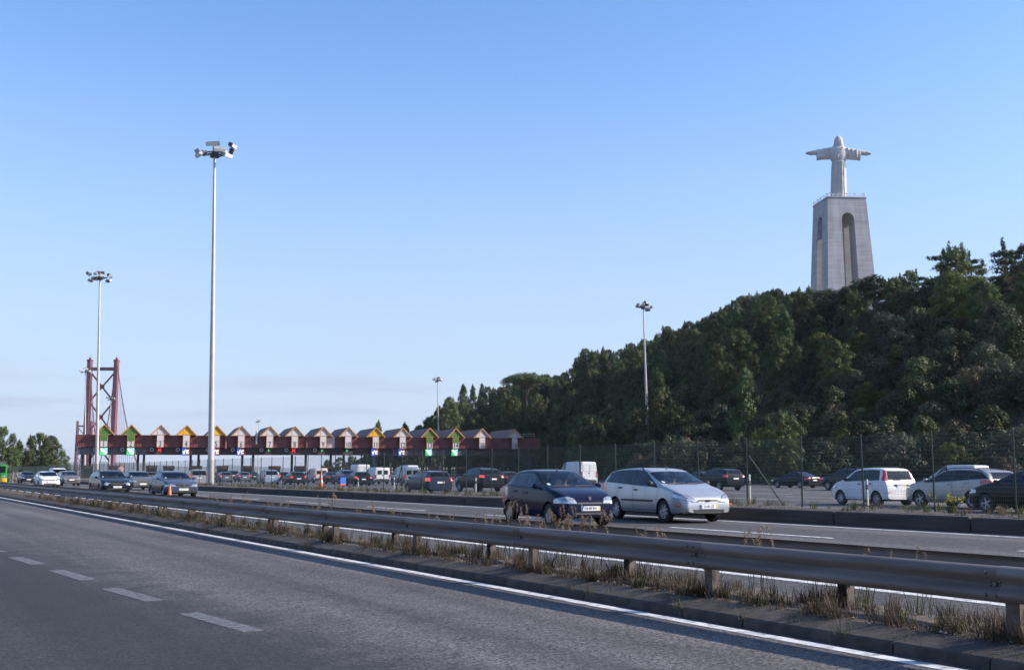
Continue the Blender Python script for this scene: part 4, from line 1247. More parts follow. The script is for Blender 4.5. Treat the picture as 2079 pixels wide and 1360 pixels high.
# cedars with flat tiers
for sd in (21, 22):
    rr = random.Random(sd); cl = []
    for k in range(9):
        z = 3 + k * 1.05; R_ = (4.6 - .38 * k) * rr.uniform(.8, 1.15)
        for q in range(8 if k < 6 else 5):
            an = rr.uniform(0, 6.28); rad = R_ * rr.uniform(.35, 1)
            cl.append((rad * math.cos(an), rad * math.sin(an), z + .28 * rad * .5 + rr.uniform(-.15, .15), 1.25, 1.25, .26))
    cl.append((0, 0, 12.4, .35, .35, 1.0)); cl.append((.3, 0, 13.2, .2, .2, .8))
    proto('cedar', 13, cl, 120, .5, .14, F['cedar'], .3, 24, up=.1)
for sd, fm in ((31, 'bright'), (32, 'bright')):
    pr = lambda s: 3.6 * math.sin(math.pi * min(1, .15 + .83 * s)) ** .6
    proto('leafy_tree', 9, clumps_env(40, 9, 1.6, pr, 1.3, .8, sd), 150, .36, .22, F[fm], .22)
for key, fm, sd in (('grey_shrub', 'grey', 41), ('grey_shrub', 'grey', 42), ('dark_shrub', 'dark', 43), ('dark_shrub', 'dark', 44), ('yellow_shrub', 'yellow', 45), ('dry_shrub', 'dry', 46), ('white_shrub', 'white', 47), ('dark_shrub', 'pine2', 48)):
    pr = lambda s: 2.1 * math.cos(s * 1.35) + .2
    proto(key, 3.6, clumps_env(22, 3.4, .5, pr, .95, .85, sd), 240, .26, .11 if fm != 'white' else .2, F[fm], .09, 8, up=.5)
def plant(name, key, k, loc, s, label, cat, group=None, sz=1.0, rot=None):
    cr, tr, H = PROTO[key][k % len(PROTO[key])]
    r = empty(name, loc, random.uniform(0, 6.28) if rot is None else rot)
    r.scale = (s * random.uniform(.9, 1.12), s * random.uniform(.9, 1.12), s * sz)
    tag(r, label, cat, group)
    mesh_obj('trunk', tr, r); mesh_obj('crown', cr, r)
    return r
def hill_at(a, t): return AT(a, t, hill_z(a, t) - .25)
def uv_of(p):
    return (W0 / 2 + FH * p.x / p.y, HOR - FH * (p.z - EYE) / p.y)
def sky_v(u):
    for p, q in zip(SKY[:-1], SKY[1:]):
        if p[0] <= u <= q[0]: return p[1] + (q[1] - p[1]) * (u - p[0]) / (q[0] - p[0])
    return SKY[0][1] if u < SKY[0][0] else SKY[-1][1]

rr = random.Random(99)
PINE_L = 'dark green pine among the many pines covering the hillside'
n_p = n_s = 0
SPECIAL = [(1070, 1), (1930, 1), (1870, 1), (2030, 1)]
# skyline pines first, one after another along the crest
u = 846
while u < 2120:
    v = sky_v(u)
    ac = 160 + 45 * smooth((1750 - u) / 550) - 4
    Y = FH * ac / (CT * (u + 279))
    p = Vector((XU(u, Y), Y, 0)); a, t = TA(p)
    zg = hill_z(a, t) - .3
    if not (1035 < u < 1105 or 1628 < u < 1800 or 1880 < u):
        ztop = EYE + (HOR - v) / FH * Y + rr.uniform(-1.2, 2.2)
        key = 'tall_pine' if (930 < u < 1010 or rr.random() < .2) else 'pine'
        H = 12 if key == 'tall_pine' else 10.4
        s = max(.45, (ztop - zg) / H)
        plant('pine_tree', key, rr.randrange(9), (p.x, p.y, zg), min(s, 1.05), 'pine standing against the sky on the ridge line', 'tree', 'pines on the ridge line', sz=s / min(s, 1.05)); n_p += 1
    elif 1628 < u < 1800:
        plant('dark_shrub', 'dark_shrub', rr.randrange(9), (p.x, p.y, EYE + (HOR - v - 28) / FH * Y), rr.uniform(1.3, 1.7), 'dark bushy scrub at the foot of the monument pedestal', 'shrub', 'scrub below the pedestal', sz=.8)
        if rr.random() < .4: plant('pine_tree', 'tall_pine', rr.randrange(3), (p.x, p.y, EYE + (HOR - v - 40) / FH * Y), rr.uniform(.35, .5), 'small pointed pine at the foot of the monument pedestal', 'tree', 'small pines below the pedestal')
    u += rr.uniform(18, 30)
def at_pix(u, vtop, Y, H, key, k, name, label, cat='tree', sz=1.0, group=None, s=None, rot=None):
    """a plant whose top is at the given pixel, H metres tall"""
    top = P(u, vtop, Y)
    Hp = PROTO[key][k % len(PROTO[key])][2] + .4
    s = H / Hp / sz
    return plant(name, key, k, (top.x, top.y, top.z - H), s, label, cat, group, sz, rot)
at_pix(1068, 762, 318, 13, 'umbrella_pine', 0, 'umbrella_pine', 'round domed umbrella pine on the ridge right of toll gable sixteen')
at_pix(1925, 497, 182, 16, 'cedar', 0, 'cedar_tree', 'dark flat-tiered cedar on the crest right of the pedestal')
at_pix(2036, 486, 176, 17, 'cedar', 1, 'cedar_tree', 'tallest dark cedar with a pointed top at the right edge')
at_pix(1858, 548, 192, 12, 'cedar', 1, 'cedar_tree', 'low dark cedar on the crest, first right of the pedestal')
at_pix(2085, 512, 172, 15, 'cedar', 0, 'cedar_tree', 'dark cedar cut off by the right edge of the picture')
at_pix(1965, 512, 186, 13, 'cedar', 1, 'cedar_tree', 'dark cedar crown between the two taller crest cedars')
at_pix(1800, 570, 200, 8, 'cedar', 0, 'cedar_tree', 'small dark cedar leaning out beside the base of the pedestal')
at_pix(1642, 580, 212, 9, 'tall_pine', 1, 'pine_tree', 'small dark pointed pine at the left foot of the pedestal')
at_pix(1934, 553, 160, 9.5, 'leafy_tree', 0, 'leafy_tree', 'bright yellow-green leafy tree below the crest cedars')
at_pix(1985, 560, 158, 8, 'leafy_tree', 1, 'leafy_tree', 'smaller light green leafy tree beside the bright one')
at_pix(2060, 600, 150, 9, 'pine', 1, 'pine_tree', 'olive pine below the tallest cedar at the right edge')
# slope
pts = []
tries = 0
while tries < 12000:
    tries += 1
    t = rr.uniform(30, 345); a0, ac = lerp_tab(FOOT, t, 1), lerp_tab(CREST, t, 1)
    a = rr.uniform(a0 + 1.0, ac - 2)
    p = hill_at(a, t)
    if p.y < 40: continue
    u, v = uv_of(p)
    if not (820 < u < 2130): continue
    f = (a - a0) / (ac - a0)
    pine = u < 1650 and (f > .16 or u < 1250)
    if u < 1650 and u > 1350 and f < .42: pine = rr.random() < .2
    if u >= 1650: pine = rr.random() < .12 and f > .35
    dmin = 5.9 if pine else 3.7
    if any((a - q[0]) ** 2 + (t - q[1]) ** 2 < (dmin * .5 + q[2] * .5) ** 2 for q in pts): continue
    pts.append((a, t, dmin, pine, u, v, f))
rr.shuffle(pts)
for (a, t, d, pine, u, v, f) in pts:
    p = hill_at(a, t)
    lim = EYE + (HOR - sky_v(u)) / FH * p.y           # do not rise over the skyline
    if pine:
        if n_p >= 295: continue
        key = 'tall_pine' if rr.random() < .12 else 'pine'
        H = 12 if key == 'tall_pine' else 10.4
        s = rr.uniform(.65, 1.2) if u < 1350 else rr.uniform(.6, 1.1)
        s = min(s, max(.35, (lim - p.z + 1) / H))
        plant('pine_tree', key, rr.randrange(9), p, s, PINE_L, 'tree', 'pines covering the hillside'); n_p += 1
    else:
        x = rr.random()
        key, lab = (('grey_shrub', 'grey-green olive shrub on the dark lower hillside') if x < .28 else ('dark_shrub', 'dark green shrub on the lower hillside') if x < .82 else ('yellow_shrub', 'light yellow-green shrub on the hillside') if x < .93 else ('dry_shrub', 'brownish dry shrub on the hillside'))
        s = rr.uniform(.75, 1.5)
        s = min(s, max(.4, (lim - p.z + 1) / 3.6))
        plant(key, key, rr.randrange(9), p, s, lab, 'shrub', lab.split(' on ')[0] + 's'); n_s += 1
# ground cover on the slope
n = 90000
tt = RNG.uniform(25, 345, n); ff = RNG.uniform(0, 1.05, n) ** 1.2
aa = np.array([lerp_tab(FOOT, t, 1) + .5 + f * (lerp_tab(CREST, t, 1) - lerp_tab(FOOT, t, 1)) for t, f in zip(tt, ff)])
zz = np.array([hill_z(a, t) for a, t in zip(aa, tt)]) + RNG.uniform(0, .9, n) ** 2
c = np.stack([aa * CT - tt * ST, aa * ST + tt * CT, zz], 1)
t1 = unit(RNG.normal(size=(n, 3)) + np.array([0, 0, .9])) * RNG.uniform(.18, .5, (n, 1)); t2 = unit(np.cross(t1, RNG.normal(size=(n, 3)))) * RNG.uniform(.05, .12, (n, 1))
mi = RNG.choice(4, n, p=[.68, .1, .12, .10])
o = mesh_obj('hillside_undergrowth', quads_mesh('hillside_undergrowth', c, t1, t2, [F['dark'], F['dry'], F['grey'], F['yellow']], mi))
tag(o, 'low dark undergrowth between the trees of the hillside', 'undergrowth', kind='stuff')

# trees left of the toll canopy and behind it
for i, (u, v, Y, H, key, lab) in enumerate((
    (6, 866, 225, 11, 'pine', 'tall pine cut by the left edge of the picture'), (40, 892, 235, 8.5, 'tall_pine', 'pointed pine between the two taller pines at far left'),
    (80, 878, 240, 10, 'pine', 'broad dark pine with a double top left of the toll canopy'), (103, 884, 243, 9.5, 'pine', 'ragged pine just right of the double-topped pine at far left'),
    (126, 917, 246, 6.5, 'pine', 'small pine nearest the left end of the toll canopy'), (60, 915, 228, 6.5, 'pine', 'rounded pine in front of the far-left group'),
    (22, 905, 224, 7, 'pine', 'rounded pine at the far left behind the green truck'), (105, 925, 236, 5, 'tall_pine', 'small pointed pine low in the far-left group'),
    (768, 853, 345, 12, 'tall_pine', 'slender pine rising behind toll gable eleven'), (822, 856, 340, 12, 'tall_pine', 'slender pine rising behind toll gable twelve'),
    (852, 862, 352, 10, 'pine', 'rounded dark pine at the far left end of the ridge'), (872, 846, 348, 12, 'pine', 'broad dark pine on the ridge left of the mast behind gable thirteen'), (893, 828, 345, 12, 'pine', 'pine on the ridge directly behind the mast at gable thirteen'), (912, 812, 340, 13, 'pine', 'pine on the ridge just right of the mast behind gable thirteen'), (884, 872, 335, 10, 'pine', 'low pine on the slope below the ridge end, above gable thirteen'), (1042, 805, 305, 11, 'pine', 'dark pine below the left side of the umbrella pine'), (1092, 800, 300, 11, 'pine', 'dark pine below the right side of the umbrella pine'),
    (745, 874, 350, 9, 'tall_pine', 'small pine top just left of toll gable eleven'), (800, 872, 352, 9, 'tall_pine', 'small pine top between toll gables eleven and twelve'),
    (665, 933, 330, 6, 'pine', 'low rounded tree seen under the canopy at lane nine'), (690, 928, 326, 6.5, 'pine', 'dark rounded tree seen under the canopy at lane ten'),
    (715, 926, 322, 7, 'pine', 'dark tree seen under the canopy between lanes ten and eleven'), (745, 922, 320, 7.5, 'pine', 'dark tree seen under the canopy left of lane eleven'),
    (780, 915, 318, 8, 'pine', 'dark tree seen under the canopy right of lane eleven'), (815, 905, 316, 9, 'pine', 'dark tree behind the canopy at lane twelve'),
    (850, 900, 300, 9, 'pine', 'dark tree behind the canopy left of lane thirteen'), (885, 900, 295, 9, 'pine', 'dark tree behind the canopy right of lane thirteen'))):
    at_pix(u, v, Y, H, key, i, 'pine_tree', lab)
for i, (u, v, Y, H, key, lab) in enumerate((
    (50, 948, 190, 3, 'dark_shrub', 'green bush under the far-left pines, by the black car'), (100, 945, 215, 4, 'dark_shrub', 'green bush under the far-left pines, behind the white hatchback'),
    (132, 945, 225, 3.5, 'dark_shrub', 'green bush at the left end of the toll canopy'), (30, 955, 150, 2.2, 'white_shrub', 'bush with white blossom beside the green truck'),
    (8, 938, 185, 4, 'grey_shrub', 'grey-green bush above the green truck'), (75, 940, 220, 4.4, 'yellow_shrub', 'yellowish bush under the far-left pines'))):
    at_pix(u, v, Y, H, key, i, key, lab, 'shrub')
# pale brush and reeds at the foot of the slope beside the mast
for i, (u, v, Y, H, key, lab) in enumerate(((1375, 878, 150, 7.5, 'grey_shrub', 'large grey-green bush right of the slope mast'), (1345, 925, 148, 4, 'dry_shrub', 'dry reedy bush at the foot of the slope mast'),
    (1440, 930, 140, 4, 'dry_shrub', 'pale dry bush behind the black off-roader'), (1490, 893, 135, 6, 'grey_shrub', 'rounded olive bush above the braced fence post'),
    (1590, 885, 128, 5, 'yellow_shrub', 'yellowish bush on the bank above the dark saloon'), (1295, 928, 152, 4, 'grey_shrub', 'grey bush left of the slope mast foot'))):
    at_pix(u, v, Y, H, key, i, key, lab, 'shrub')

# ------------------------------------------------------------------ grasses
def blades(name, tufts, mats, wid=0.006):
    """tufts: (a, t, z, n, height, spread, mat, droop)"""
    V, Fc, MI = [], [], []
    for (a, t, z, n, h, sp, mi, dr) in tufts:
        base = AT(a, t, z)
        for _ in range(n):
            an = random.uniform(0, 6.283); ln = h * random.uniform(.5, 1.1); lean = sp * random.uniform(.2, 1)
            ox, oy = random.gauss(0, .045), random.gauss(0, .045)
            dx, dy = math.cos(an), math.sin(an); sx, sy = -dy * wid, dx * wid
            w = random.uniform(.6, 1.4)
            p0 = (base.x + ox, base.y + oy, base.z - .02)
            p1 = (p0[0] + dx * lean * ln * .4, p0[1] + dy * lean * ln * .4, base.z + ln * .6)
            p2 = (p0[0] + dx * lean * ln * 1.0, p0[1] + dy * lean * ln * 1.0, base.z + ln * (1 - .35 * lean * dr))
            k = len(V)
            V += [(p0[0] - sx * w, p0[1] - sy * w, p0[2]), (p0[0] + sx * w, p0[1] + sy * w, p0[2]), (p1[0] - sx * w * .7, p1[1] - sy * w * .7, p1[2]), (p1[0] + sx * w * .7, p1[1] + sy * w * .7, p1[2]), p2]
            Fc += [(k, k + 1, k + 3, k + 2), (k + 2, k + 3, k + 4)]; MI += [mi, mi]
    me = bpy.data.meshes.new(name); me.from_pydata(V, [], Fc); me.polygons.foreach_set('material_index', MI); me.update()
    for m in mats: me.materials.append(m)
    return mesh_obj(name, me)
tufts = []
def mz(a): return 0.195 - 0.06 * max(0, min(1, (a - 8.57) / 1.4))
for k in range(1300):
    t = 3.2 + 70 * rr.random() ** 1.9
    dens = .5 + .5 * math.sin(t * 1.7) * math.sin(t * .61 + 1)
    if rr.random() > .3 + .7 * dens: continue
    a = rr.choice([rr.uniform(8.62, 8.85), rr.uniform(8.7, 9.95), rr.uniform(9.5, 9.95)])
    tufts.append((a, t, mz(a), rr.randrange(16, 36), rr.uniform(.10, .33), 1.1, 0 if rr.random() < .72 else 1, 1))
for k in range(16):                                    # denser brush round the posts
    for tp in (-6 + .08 + 4 * k, -7.3 + .05 + 4 * k):
        if tp < 2.5: continue
        for q in range(5):
            a = rr.uniform(8.65, 8.85) if (tp + 6) % 4 < 1 else rr.uniform(9.2, 9.8)
            tufts.append((a, tp + rr.uniform(-.4, .5), mz(a), 44, rr.uniform(.22, .5), 1.0, 0 if rr.random() < .7 else 1, 1))
for k in range(430):                                   # matted dead growth right behind the kerb
    t = 2.5 + 62 * rr.random() ** 1.7
    tufts.append((8.6 + abs(rr.gauss(.06, .07)), t, .18, rr.randrange(14, 26), rr.uniform(.07, .22), 1.4, 0 if rr.random() < .8 else 1, 1))
for k in range(46):                                    # weeds at the kerb foot and joints
    t = 3.2 + 36 * rr.random() ** 1.4
    tufts.append((rr.choice([8.2, 8.21, 8.35, 8.5]), t, .0 if rr.random() < .6 else .12, rr.randrange(6, 16), rr.uniform(.1, .3), .7, 0 if rr.random() < .45 else 1, 1))
tag(blades('median_grass', tufts, [F['straw'], F['grass']], .0036), 'dry straw and green grass growing along the median', 'grass', kind='stuff')
# tall feathery grass heads rising over the near rail
heads = []
for (u, vt, hh, nn) in ((1150, 1028, 1.0, 5), (1120, 1040, .95, 4), (1040, 1020, .95, 4), (1070, 1030, .8, 3), (1025, 1048, .85, 3), (1190, 1048, .9, 4), (1215, 1042, .9, 4), (1095, 1052, .8, 3), (985, 1045, .85, 3), (1145, 1050, .85, 4),
                        (1545, 1070, .75, 4), (1520, 1085, .7, 2), (1330, 1075, .75, 3), (1290, 1072, .75, 3), (1300, 1098, .7, 2), (1850, 1118, .75, 2), (1740, 1120, .7, 2), (435, 1000, 1.0, 4), (668, 1005, 1.0, 4), (645, 1010, .9, 3), (580, 1012, .9, 3), (500, 1000, .9, 3), (800, 1030, .85, 3), (760, 1020, .85, 3), (545, 1018, .8, 2), (870, 1035, .8, 3), (915, 1040, .8, 3), (470, 1008, .85, 3), (720, 1022, .8, 2)):
    a = rr.uniform(8.95, 9.5)
    Y = FH * a / (CT * (u + 279))
    p = P(u, vt, Y); heads.append((p, nn))
V, Fc, MI = [], [], []
for (p, nn) in heads:
    for q in range(nn * 2):
        top = Vector(p) + Vector((random.gauss(0, .09), random.gauss(0, .12), random.uniform(-.22, .05)))
        base = Vector((p.x + random.gauss(0, .1), p.y + random.gauss(0, .1), .22))
        k = len(V); w = .0035
        V += [(base.x - w, base.y, base.z), (base.x + w, base.y, base.z), (top.x + w * .5, top.y, top.z), (top.x - w * .5, top.y, top.z)]; Fc.append((k, k + 1, k + 2, k + 3)); MI.append(0)
        dirx, diry = random.uniform(-.5, .5), random.uniform(-.3, .3)
        for j in range(30):
            s = j / 30
            c = top + Vector((dirx * s * .16, diry * s * .16, .02 - .10 * s * s - .05 * s)) * 1.0
            d = Vector((random.gauss(dirx, .5), random.gauss(diry, .5), random.uniform(-.9, .2))).normalized() * random.uniform(.025, .06)
            e = d.orthogonal().normalized() * .004
            k = len(V); V += [tuple(c - e), tuple(c + e), tuple(c + d)]; Fc.append((k, k + 1, k + 2)); MI.append(1)
me = bpy.data.meshes.new('feather_grass'); me.from_pydata(V, [], Fc); me.polygons.foreach_set('material_index', MI); me.update()
me.materials.append(F['straw']); me.materials.append(F['plume'])
tag(mesh_obj('feather_grass', me), 'feathery dry grass heads rising above the near guardrail', 'grass', kind='stuff')
tufts = []
for k in range(2600):
    t = -2 + 118 * rr.random() ** 1.25
    a = rr.uniform(22.05, 25.3)
    if rr.random() > .45 + .55 * math.sin(t * .9) * math.sin(t * .37 + 2): continue
    z = .66 if a < 24 else .62 - (a - 24) * .22
    tufts.append((a, t, z, rr.randrange(12, 24), rr.uniform(.10, .42), .9, 0 if rr.random() < .4 else 1, 1))
tag(blades('verge_grass', tufts, [F['straw'], F['grass']], .006), 'uneven green and straw-coloured grass along the fenced verge', 'grass', kind='stuff')
# the yellow-flowering weed by the fence
p = G(1925, 1042, .66)
fl = empty('flowering_weed', p); tag(fl, 'tall weed with yellow flowers on the verge in front of the silver estate', 'weed')
b = MB(); b.smooth = True; fpts = []
for k in range(11):
    an = random.uniform(0, 6.28); h = random.uniform(.28, .5); x, y = .4 * math.cos(an) * random.random() * 1.3, .3 * math.sin(an) * random.random()
    b.tube((x * .15, y * .15, -.02), (x, y, h), .008, .004, 5); fpts.append((x, y, h)); fpts.append((x * .8 + random.gauss(0, .05), y * .8, h * .85))
b.build('stem', F['grass'], fl, fix=False)
C = np.array([np.array(q) + RNG.normal(size=3) * .03 for q in fpts for _ in range(4)])
t1 = unit(RNG.normal(size=C.shape)) * .022; t2 = unit(np.cross(t1, RNG.normal(size=C.shape))) * .018
mesh_obj('blossom', quads_mesh('blossom', C, t1, t2, [F['flower']]), fl)
C = np.array([(q[0] * s, q[1] * s, q[2] * s) for q in fpts for s in RNG.uniform(.1, .9, 3)]) + RNG.normal(size=(len(fpts) * 3, 3)) * .02
t1 = unit(RNG.normal(size=C.shape)) * .05; t2 = unit(np.cross(t1, RNG.normal(size=C.shape))) * .012
mesh_obj('leaves', quads_mesh('leaves', C, t1, t2, [F['grass']]), fl)
print('PLANTS', n_p, n_s)
# ================================================================== VEHICLES
def paint(name, col, rough=0.16, metal=0.25):
    dk = max(col) < .12
    m = mat(name, col, rough, .05 if dk else metal, var=0.12, scale=2.2, coat=.10 if dk else .25, spec=.12 if dk else .25)
    return m
V_ = {
 'glass': glass('car_glass', 0.58), 'glass_dark': glass('car_glass_dark', 0.22),
 'black': mat('black_plastic', (0.018, 0.018, 0.019), 0.55, var=0.2),
 'seam': mat('panel_gap', (0.006, 0.006, 0.006), 0.9),
 'tyre': mat('tyre', (0.022, 0.022, 0.023), 0.85, var=0.3, scale=8),
 'rim': mat('rim_alloy', (0.42, 0.42, 0.43), 0.35, 0.6, var=0.2, scale=9),
 'lamp': mat('headlamp', (0.42, 0.44, 0.46), 0.16, 0.55, coat=1.0, var=0.5, scale=16),
 'tail': mat('tail_lamp', (0.42, 0.012, 0.015), 0.2, coat=1.0, var=0.2, scale=12),
 'brake': mat('tail_lamp_lit', (0.6, 0.02, 0.02), 0.2, coat=1.0, emit=(1.0, 0.05, 0.03), estr=0.45),
 'amber': mat('indicator', (0.6, 0.13, 0.02), 0.2, coat=1.0),
 'chrome': mat('chrome', (0.75, 0.75, 0.76), 0.12, 1.0),
 'inside': mat('interior', (0.022, 0.022, 0.025), 0.8, var=0.2),
 'seat': mat('seat_cloth', (0.05, 0.05, 0.058), 0.9, var=0.2),
 'plate': mat('plate_white', (0.72, 0.72, 0.70), 0.5), 'plate_blue': mat('plate_blue', (0.03, 0.09, 0.5), 0.5), 'plate_yellow': mat('plate_yellow', (0.7, 0.48, 0.04), 0.5),
 'under': mat('underbody', (0.012, 0.012, 0.012), 0.9),
 'silver_trim': mat('bumper_grey', (0.30, 0.31, 0.33), 0.4, 0.3, coat=.4),
 'sticker': mat('windscreen_sticker', (0.45, 0.62, 0.5), 0.6),
}
def chaikin(p, it=2):
    for _ in range(it):
        q = [p[0]]
        for a, b in zip(p[:-1], p[1:]):
            q.append((a[0] * .75 + b[0] * .25, a[1] * .75 + b[1] * .25)); q.append((a[0] * .25 + b[0] * .75, a[1] * .25 + b[1] * .75))
        q.append(p[-1]); p = q
    return p
def inset(poly, d):
    n = len(poly)
    ar = sum(poly[i][0] * poly[(i + 1) % n][1] - poly[(i + 1) % n][0] * poly[i][1] for i in range(n))
    sg = 1 if ar > 0 else -1
    L_ = []
    for i in range(n):
        (x0, y0), (x1, y1) = poly[i], poly[(i + 1) % n]
        l = math.hypot(x1 - x0, y1 - y0); nx, ny = -(y1 - y0) / l * sg, (x1 - x0) / l * sg
        L_.append((x0 + nx * d, y0 + ny * d, x1 - x0, y1 - y0))
    out = []
    for i in range(n):
        ax, ay, adx, ady = L_[i - 1]; bx, by, bdx, bdy = L_[i]
        den = adx * bdy - ady * bdx
        if abs(den) < 1e-7: out.append((bx, by)); continue
        k = ((bx - ax) * bdy - (by - ay) * bdx) / den
        out.append((ax + adx * k, ay + ady * k))
    return out
def inside(p, poly):
    c = False; n = len(poly); j = n - 1
    for i in range(n):
        if (poly[i][1] > p[1]) != (poly[j][1] > p[1]) and p[0] < (poly[j][0] - poly[i][0]) * (p[1] - poly[i][1]) / (poly[j][1] - poly[i][1]) + poly[i][0]: c = not c
        j = i
    return c
AX = {'side': (0, 2), 'front': (1, 2), 'top': (0, 1)}
class Shell:
    def __init__(s, sp):
        s.sp = sp; L_, Wd = sp['L'], sp['W']
        s.top = sorted(chaikin(sp['top'], 2)); s.belt = sorted(sp['belt'])
        s.tx, s.tz = [p[0] for p in s.top], [p[1] for p in s.top]
        s.bx, s.bz = [p[0] for p in s.belt], [p[1] for p in s.belt]
        s.bm = bmesh.new()
        s.pid = s.bm.faces.layers.int.new('pid')
        h = L_ / 2
        ends = [0, .004, .012, .025, .045, .07, .10]
        xs = [h - e for e in ends] + list(np.linspace(h - .13, -h + .13, 76)) + [-h + e for e in reversed(ends)]
        rings = []
        for x in xs: rings.append([s.bm.verts.new((x, y, z)) for y, z in s.section(x)])
        n = len(rings[0])
        for a, b in zip(rings[:-1], rings[1:]):
            for i in range(n): s.bm.faces.new((a[i], a[(i + 1) % n], b[(i + 1) % n], b[i]))
        s.bm.faces.new(rings[0]); s.bm.faces.new(rings[-1])
        bmesh.ops.recalc_face_normals(s.bm, faces=s.bm.faces)
        s.bm.normal_update()
        # horizontal split of the end caps so panels can be cut
        s.names = {}
    def zt(s, x): return float(np.interp(x, s.tx, s.tz))
    def zbelt(s, x): return float(np.interp(x, s.bx, s.bz))
    def plan(s, x):
        sp = s.sp; h = sp['L'] / 2
        f = sp.get('nose', .22) if x > 0 else sp.get('rear', .12)
        x0 = h - (sp.get('nose_l', .75) if x > 0 else sp.get('rear_l', .6))
        if abs(x) <= x0: return 1.0
        k = (abs(x) - x0) / (h - x0)
        return 1 - f * (.45 * k ** 2 + .55 * k ** 5)
    def yr(s, x):
        w = s.sp['W'] / 2 * s.plan(x); zt = s.zt(x); zs = min(s.zbelt(x), zt - .03)
        return .955 * w - s.sp.get('tum', .36) * (zt - zs)
    def section(s, x):
        sp = s.sp; h = sp['L'] / 2
        w = sp['W'] / 2 * s.plan(x); zt = s.zt(x)
        e = h - abs(x)
        zb = sp.get('zl', .20) + (.07 * (1 - e / .5) ** 2 if e < .5 else 0)
        zs = min(s.zbelt(x), zt - .03); zs = max(zs, zb + .1); g = max(.02, zt - zs)
        yr = .955 * w - sp.get('tum', .36) * g
        rc = min(.10, .4 * g); cr = min(.035, g * .5 + .01)
        hh = [(0, zb), (.55 * w, zb), (.86 * w, zb + .015), (.955 * w, zb + .05), (.985 * w, zb + .13), (w, zb + .42 * (zs - zb)), (.997 * w, zb + .62 * (zs - zb)), (.985 * w, zb + .82 * (zs - zb)), (.955 * w + .004, zs)]
        y0, z0, y1, z1 = .955 * w, zs, yr, zt - rc - cr * .5
        for f in (.3, .65, 1.0): hh.append((y0 + (y1 - y0) * f, z0 + max(.004, (z1 - z0)) * f))
        hh += [(yr - .18 * rc, zt - .5 * rc - cr * .5), (yr - .6 * rc, zt - .15 * rc - cr * .5), (yr - 1.1 * rc, zt - cr * .45), (.5 * yr, zt - cr * .12), (0, zt)]
        return hh + [(-y, z) for y, z in reversed(hh[1:-1])]
    def cut(s, view, poly, name, filt, frm=(0,)):
        a, b = AX[view]; bm = s.bm; pid = s.pid
        lo = (min(p[0] for p in poly), min(p[1] for p in poly)); hi = (max(p[0] for p in poly), max(p[1] for p in poly))
        fs = []
        for f in bm.faces:
            if f[pid] not in frm or not filt(f): continue
            c0 = [v.co[a] for v in f.verts]; c1 = [v.co[b] for v in f.verts]
            if max(c0) < lo[0] or min(c0) > hi[0] or max(c1) < lo[1] or min(c1) > hi[1]: continue
            fs.append(f)
        n = len(poly)
        for i in range(n):
            p, q = poly[i], poly[(i + 1) % n]
            nn = [0, 0, 0]; nn[a] = q[1] - p[1]; nn[b] = -(q[0] - p[0])
            co = [0, 0, 0]; co[a] = p[0]; co[b] = p[1]
            if not fs: break
            ed = {e for f in fs for e in f.edges}; vt = {v for f in fs for v in f.verts}
            r = bmesh.ops.bisect_plane(bm, geom=list(fs) + list(ed) + list(vt), dist=1e-5, plane_co=co, plane_no=nn)
            fs = [g for g in r['geom'] if isinstance(g, bmesh.types.BMFace)]
        if name not in s.names: s.names[name] = len(s.names) + 1
        k = s.names[name]; got = []
        for f in fs:
            c = f.calc_center_median()
            if inside((c[a], c[b]), poly): f[pid] = k; got.append(f)
        return got
    def delete(s, got):
        bmesh.ops.delete(s.bm, geom=got, context='FACES')
def wheel_meshes(r, style):
    b = MB(); b.smooth = True
    w = .095
    b.lathe([(r * .64, -w * .75), (r * .70, -w), (r * .9, -w * 1.02), (r * .985, -w * .82), (r, -w * .4), (r, w * .4), (r * .985, w * .82), (r * .9, w * 1.02), (r * .70, w), (r * .64, w * .75)], 28, 1)
    ty = b.mesh('tyre'); ty.materials.append(V_['tyre'])
    b = MB(); b.smooth = True
    b.mat = 1; b.lathe([(0.001, .015), (r * .6, .015)], 20, 1); b.mat = 0
    b.lathe([(r * .55, -.02), (r * .58, .02), (r * .66, w * .78), (r * .70, w * .84), (r * .66, w * .86), (r * .60, w * .6), (r * .57, .0)], 28, 1)
    n = style
    for k in range(n):
        an = 2 * math.pi * k / n
        T = Matrix.Rotation(an, 4, 'Y')
        b.box(.03, r * .63, .03, w * .66, -r * (.085 if n < 9 else .05), r * (.085 if n < 9 else .05), T)
    b.lathe([(0.001, w * .78), (r * .13, w * .75), (r * .16, .02)], 12, 1)
    ri = b.mesh('rim'); ri.materials.append(V_['rim']); ri.materials.append(V_['under'])
    return ty, ri
_wheels = {}
def add_wheel(root, x, y, r, style):
    k = (round(r, 3), style)
    if k not in _wheels: _wheels[k] = wheel_meshes(r, style)
    e = empty('wheel', (x, y, r), 0, root)
    if y < 0: e.rotation_euler = (0, 0, math.pi)
    mesh_obj('tyre', _wheels[k][0], e); mesh_obj('rim', _wheels[k][1], e)
CARS = {}
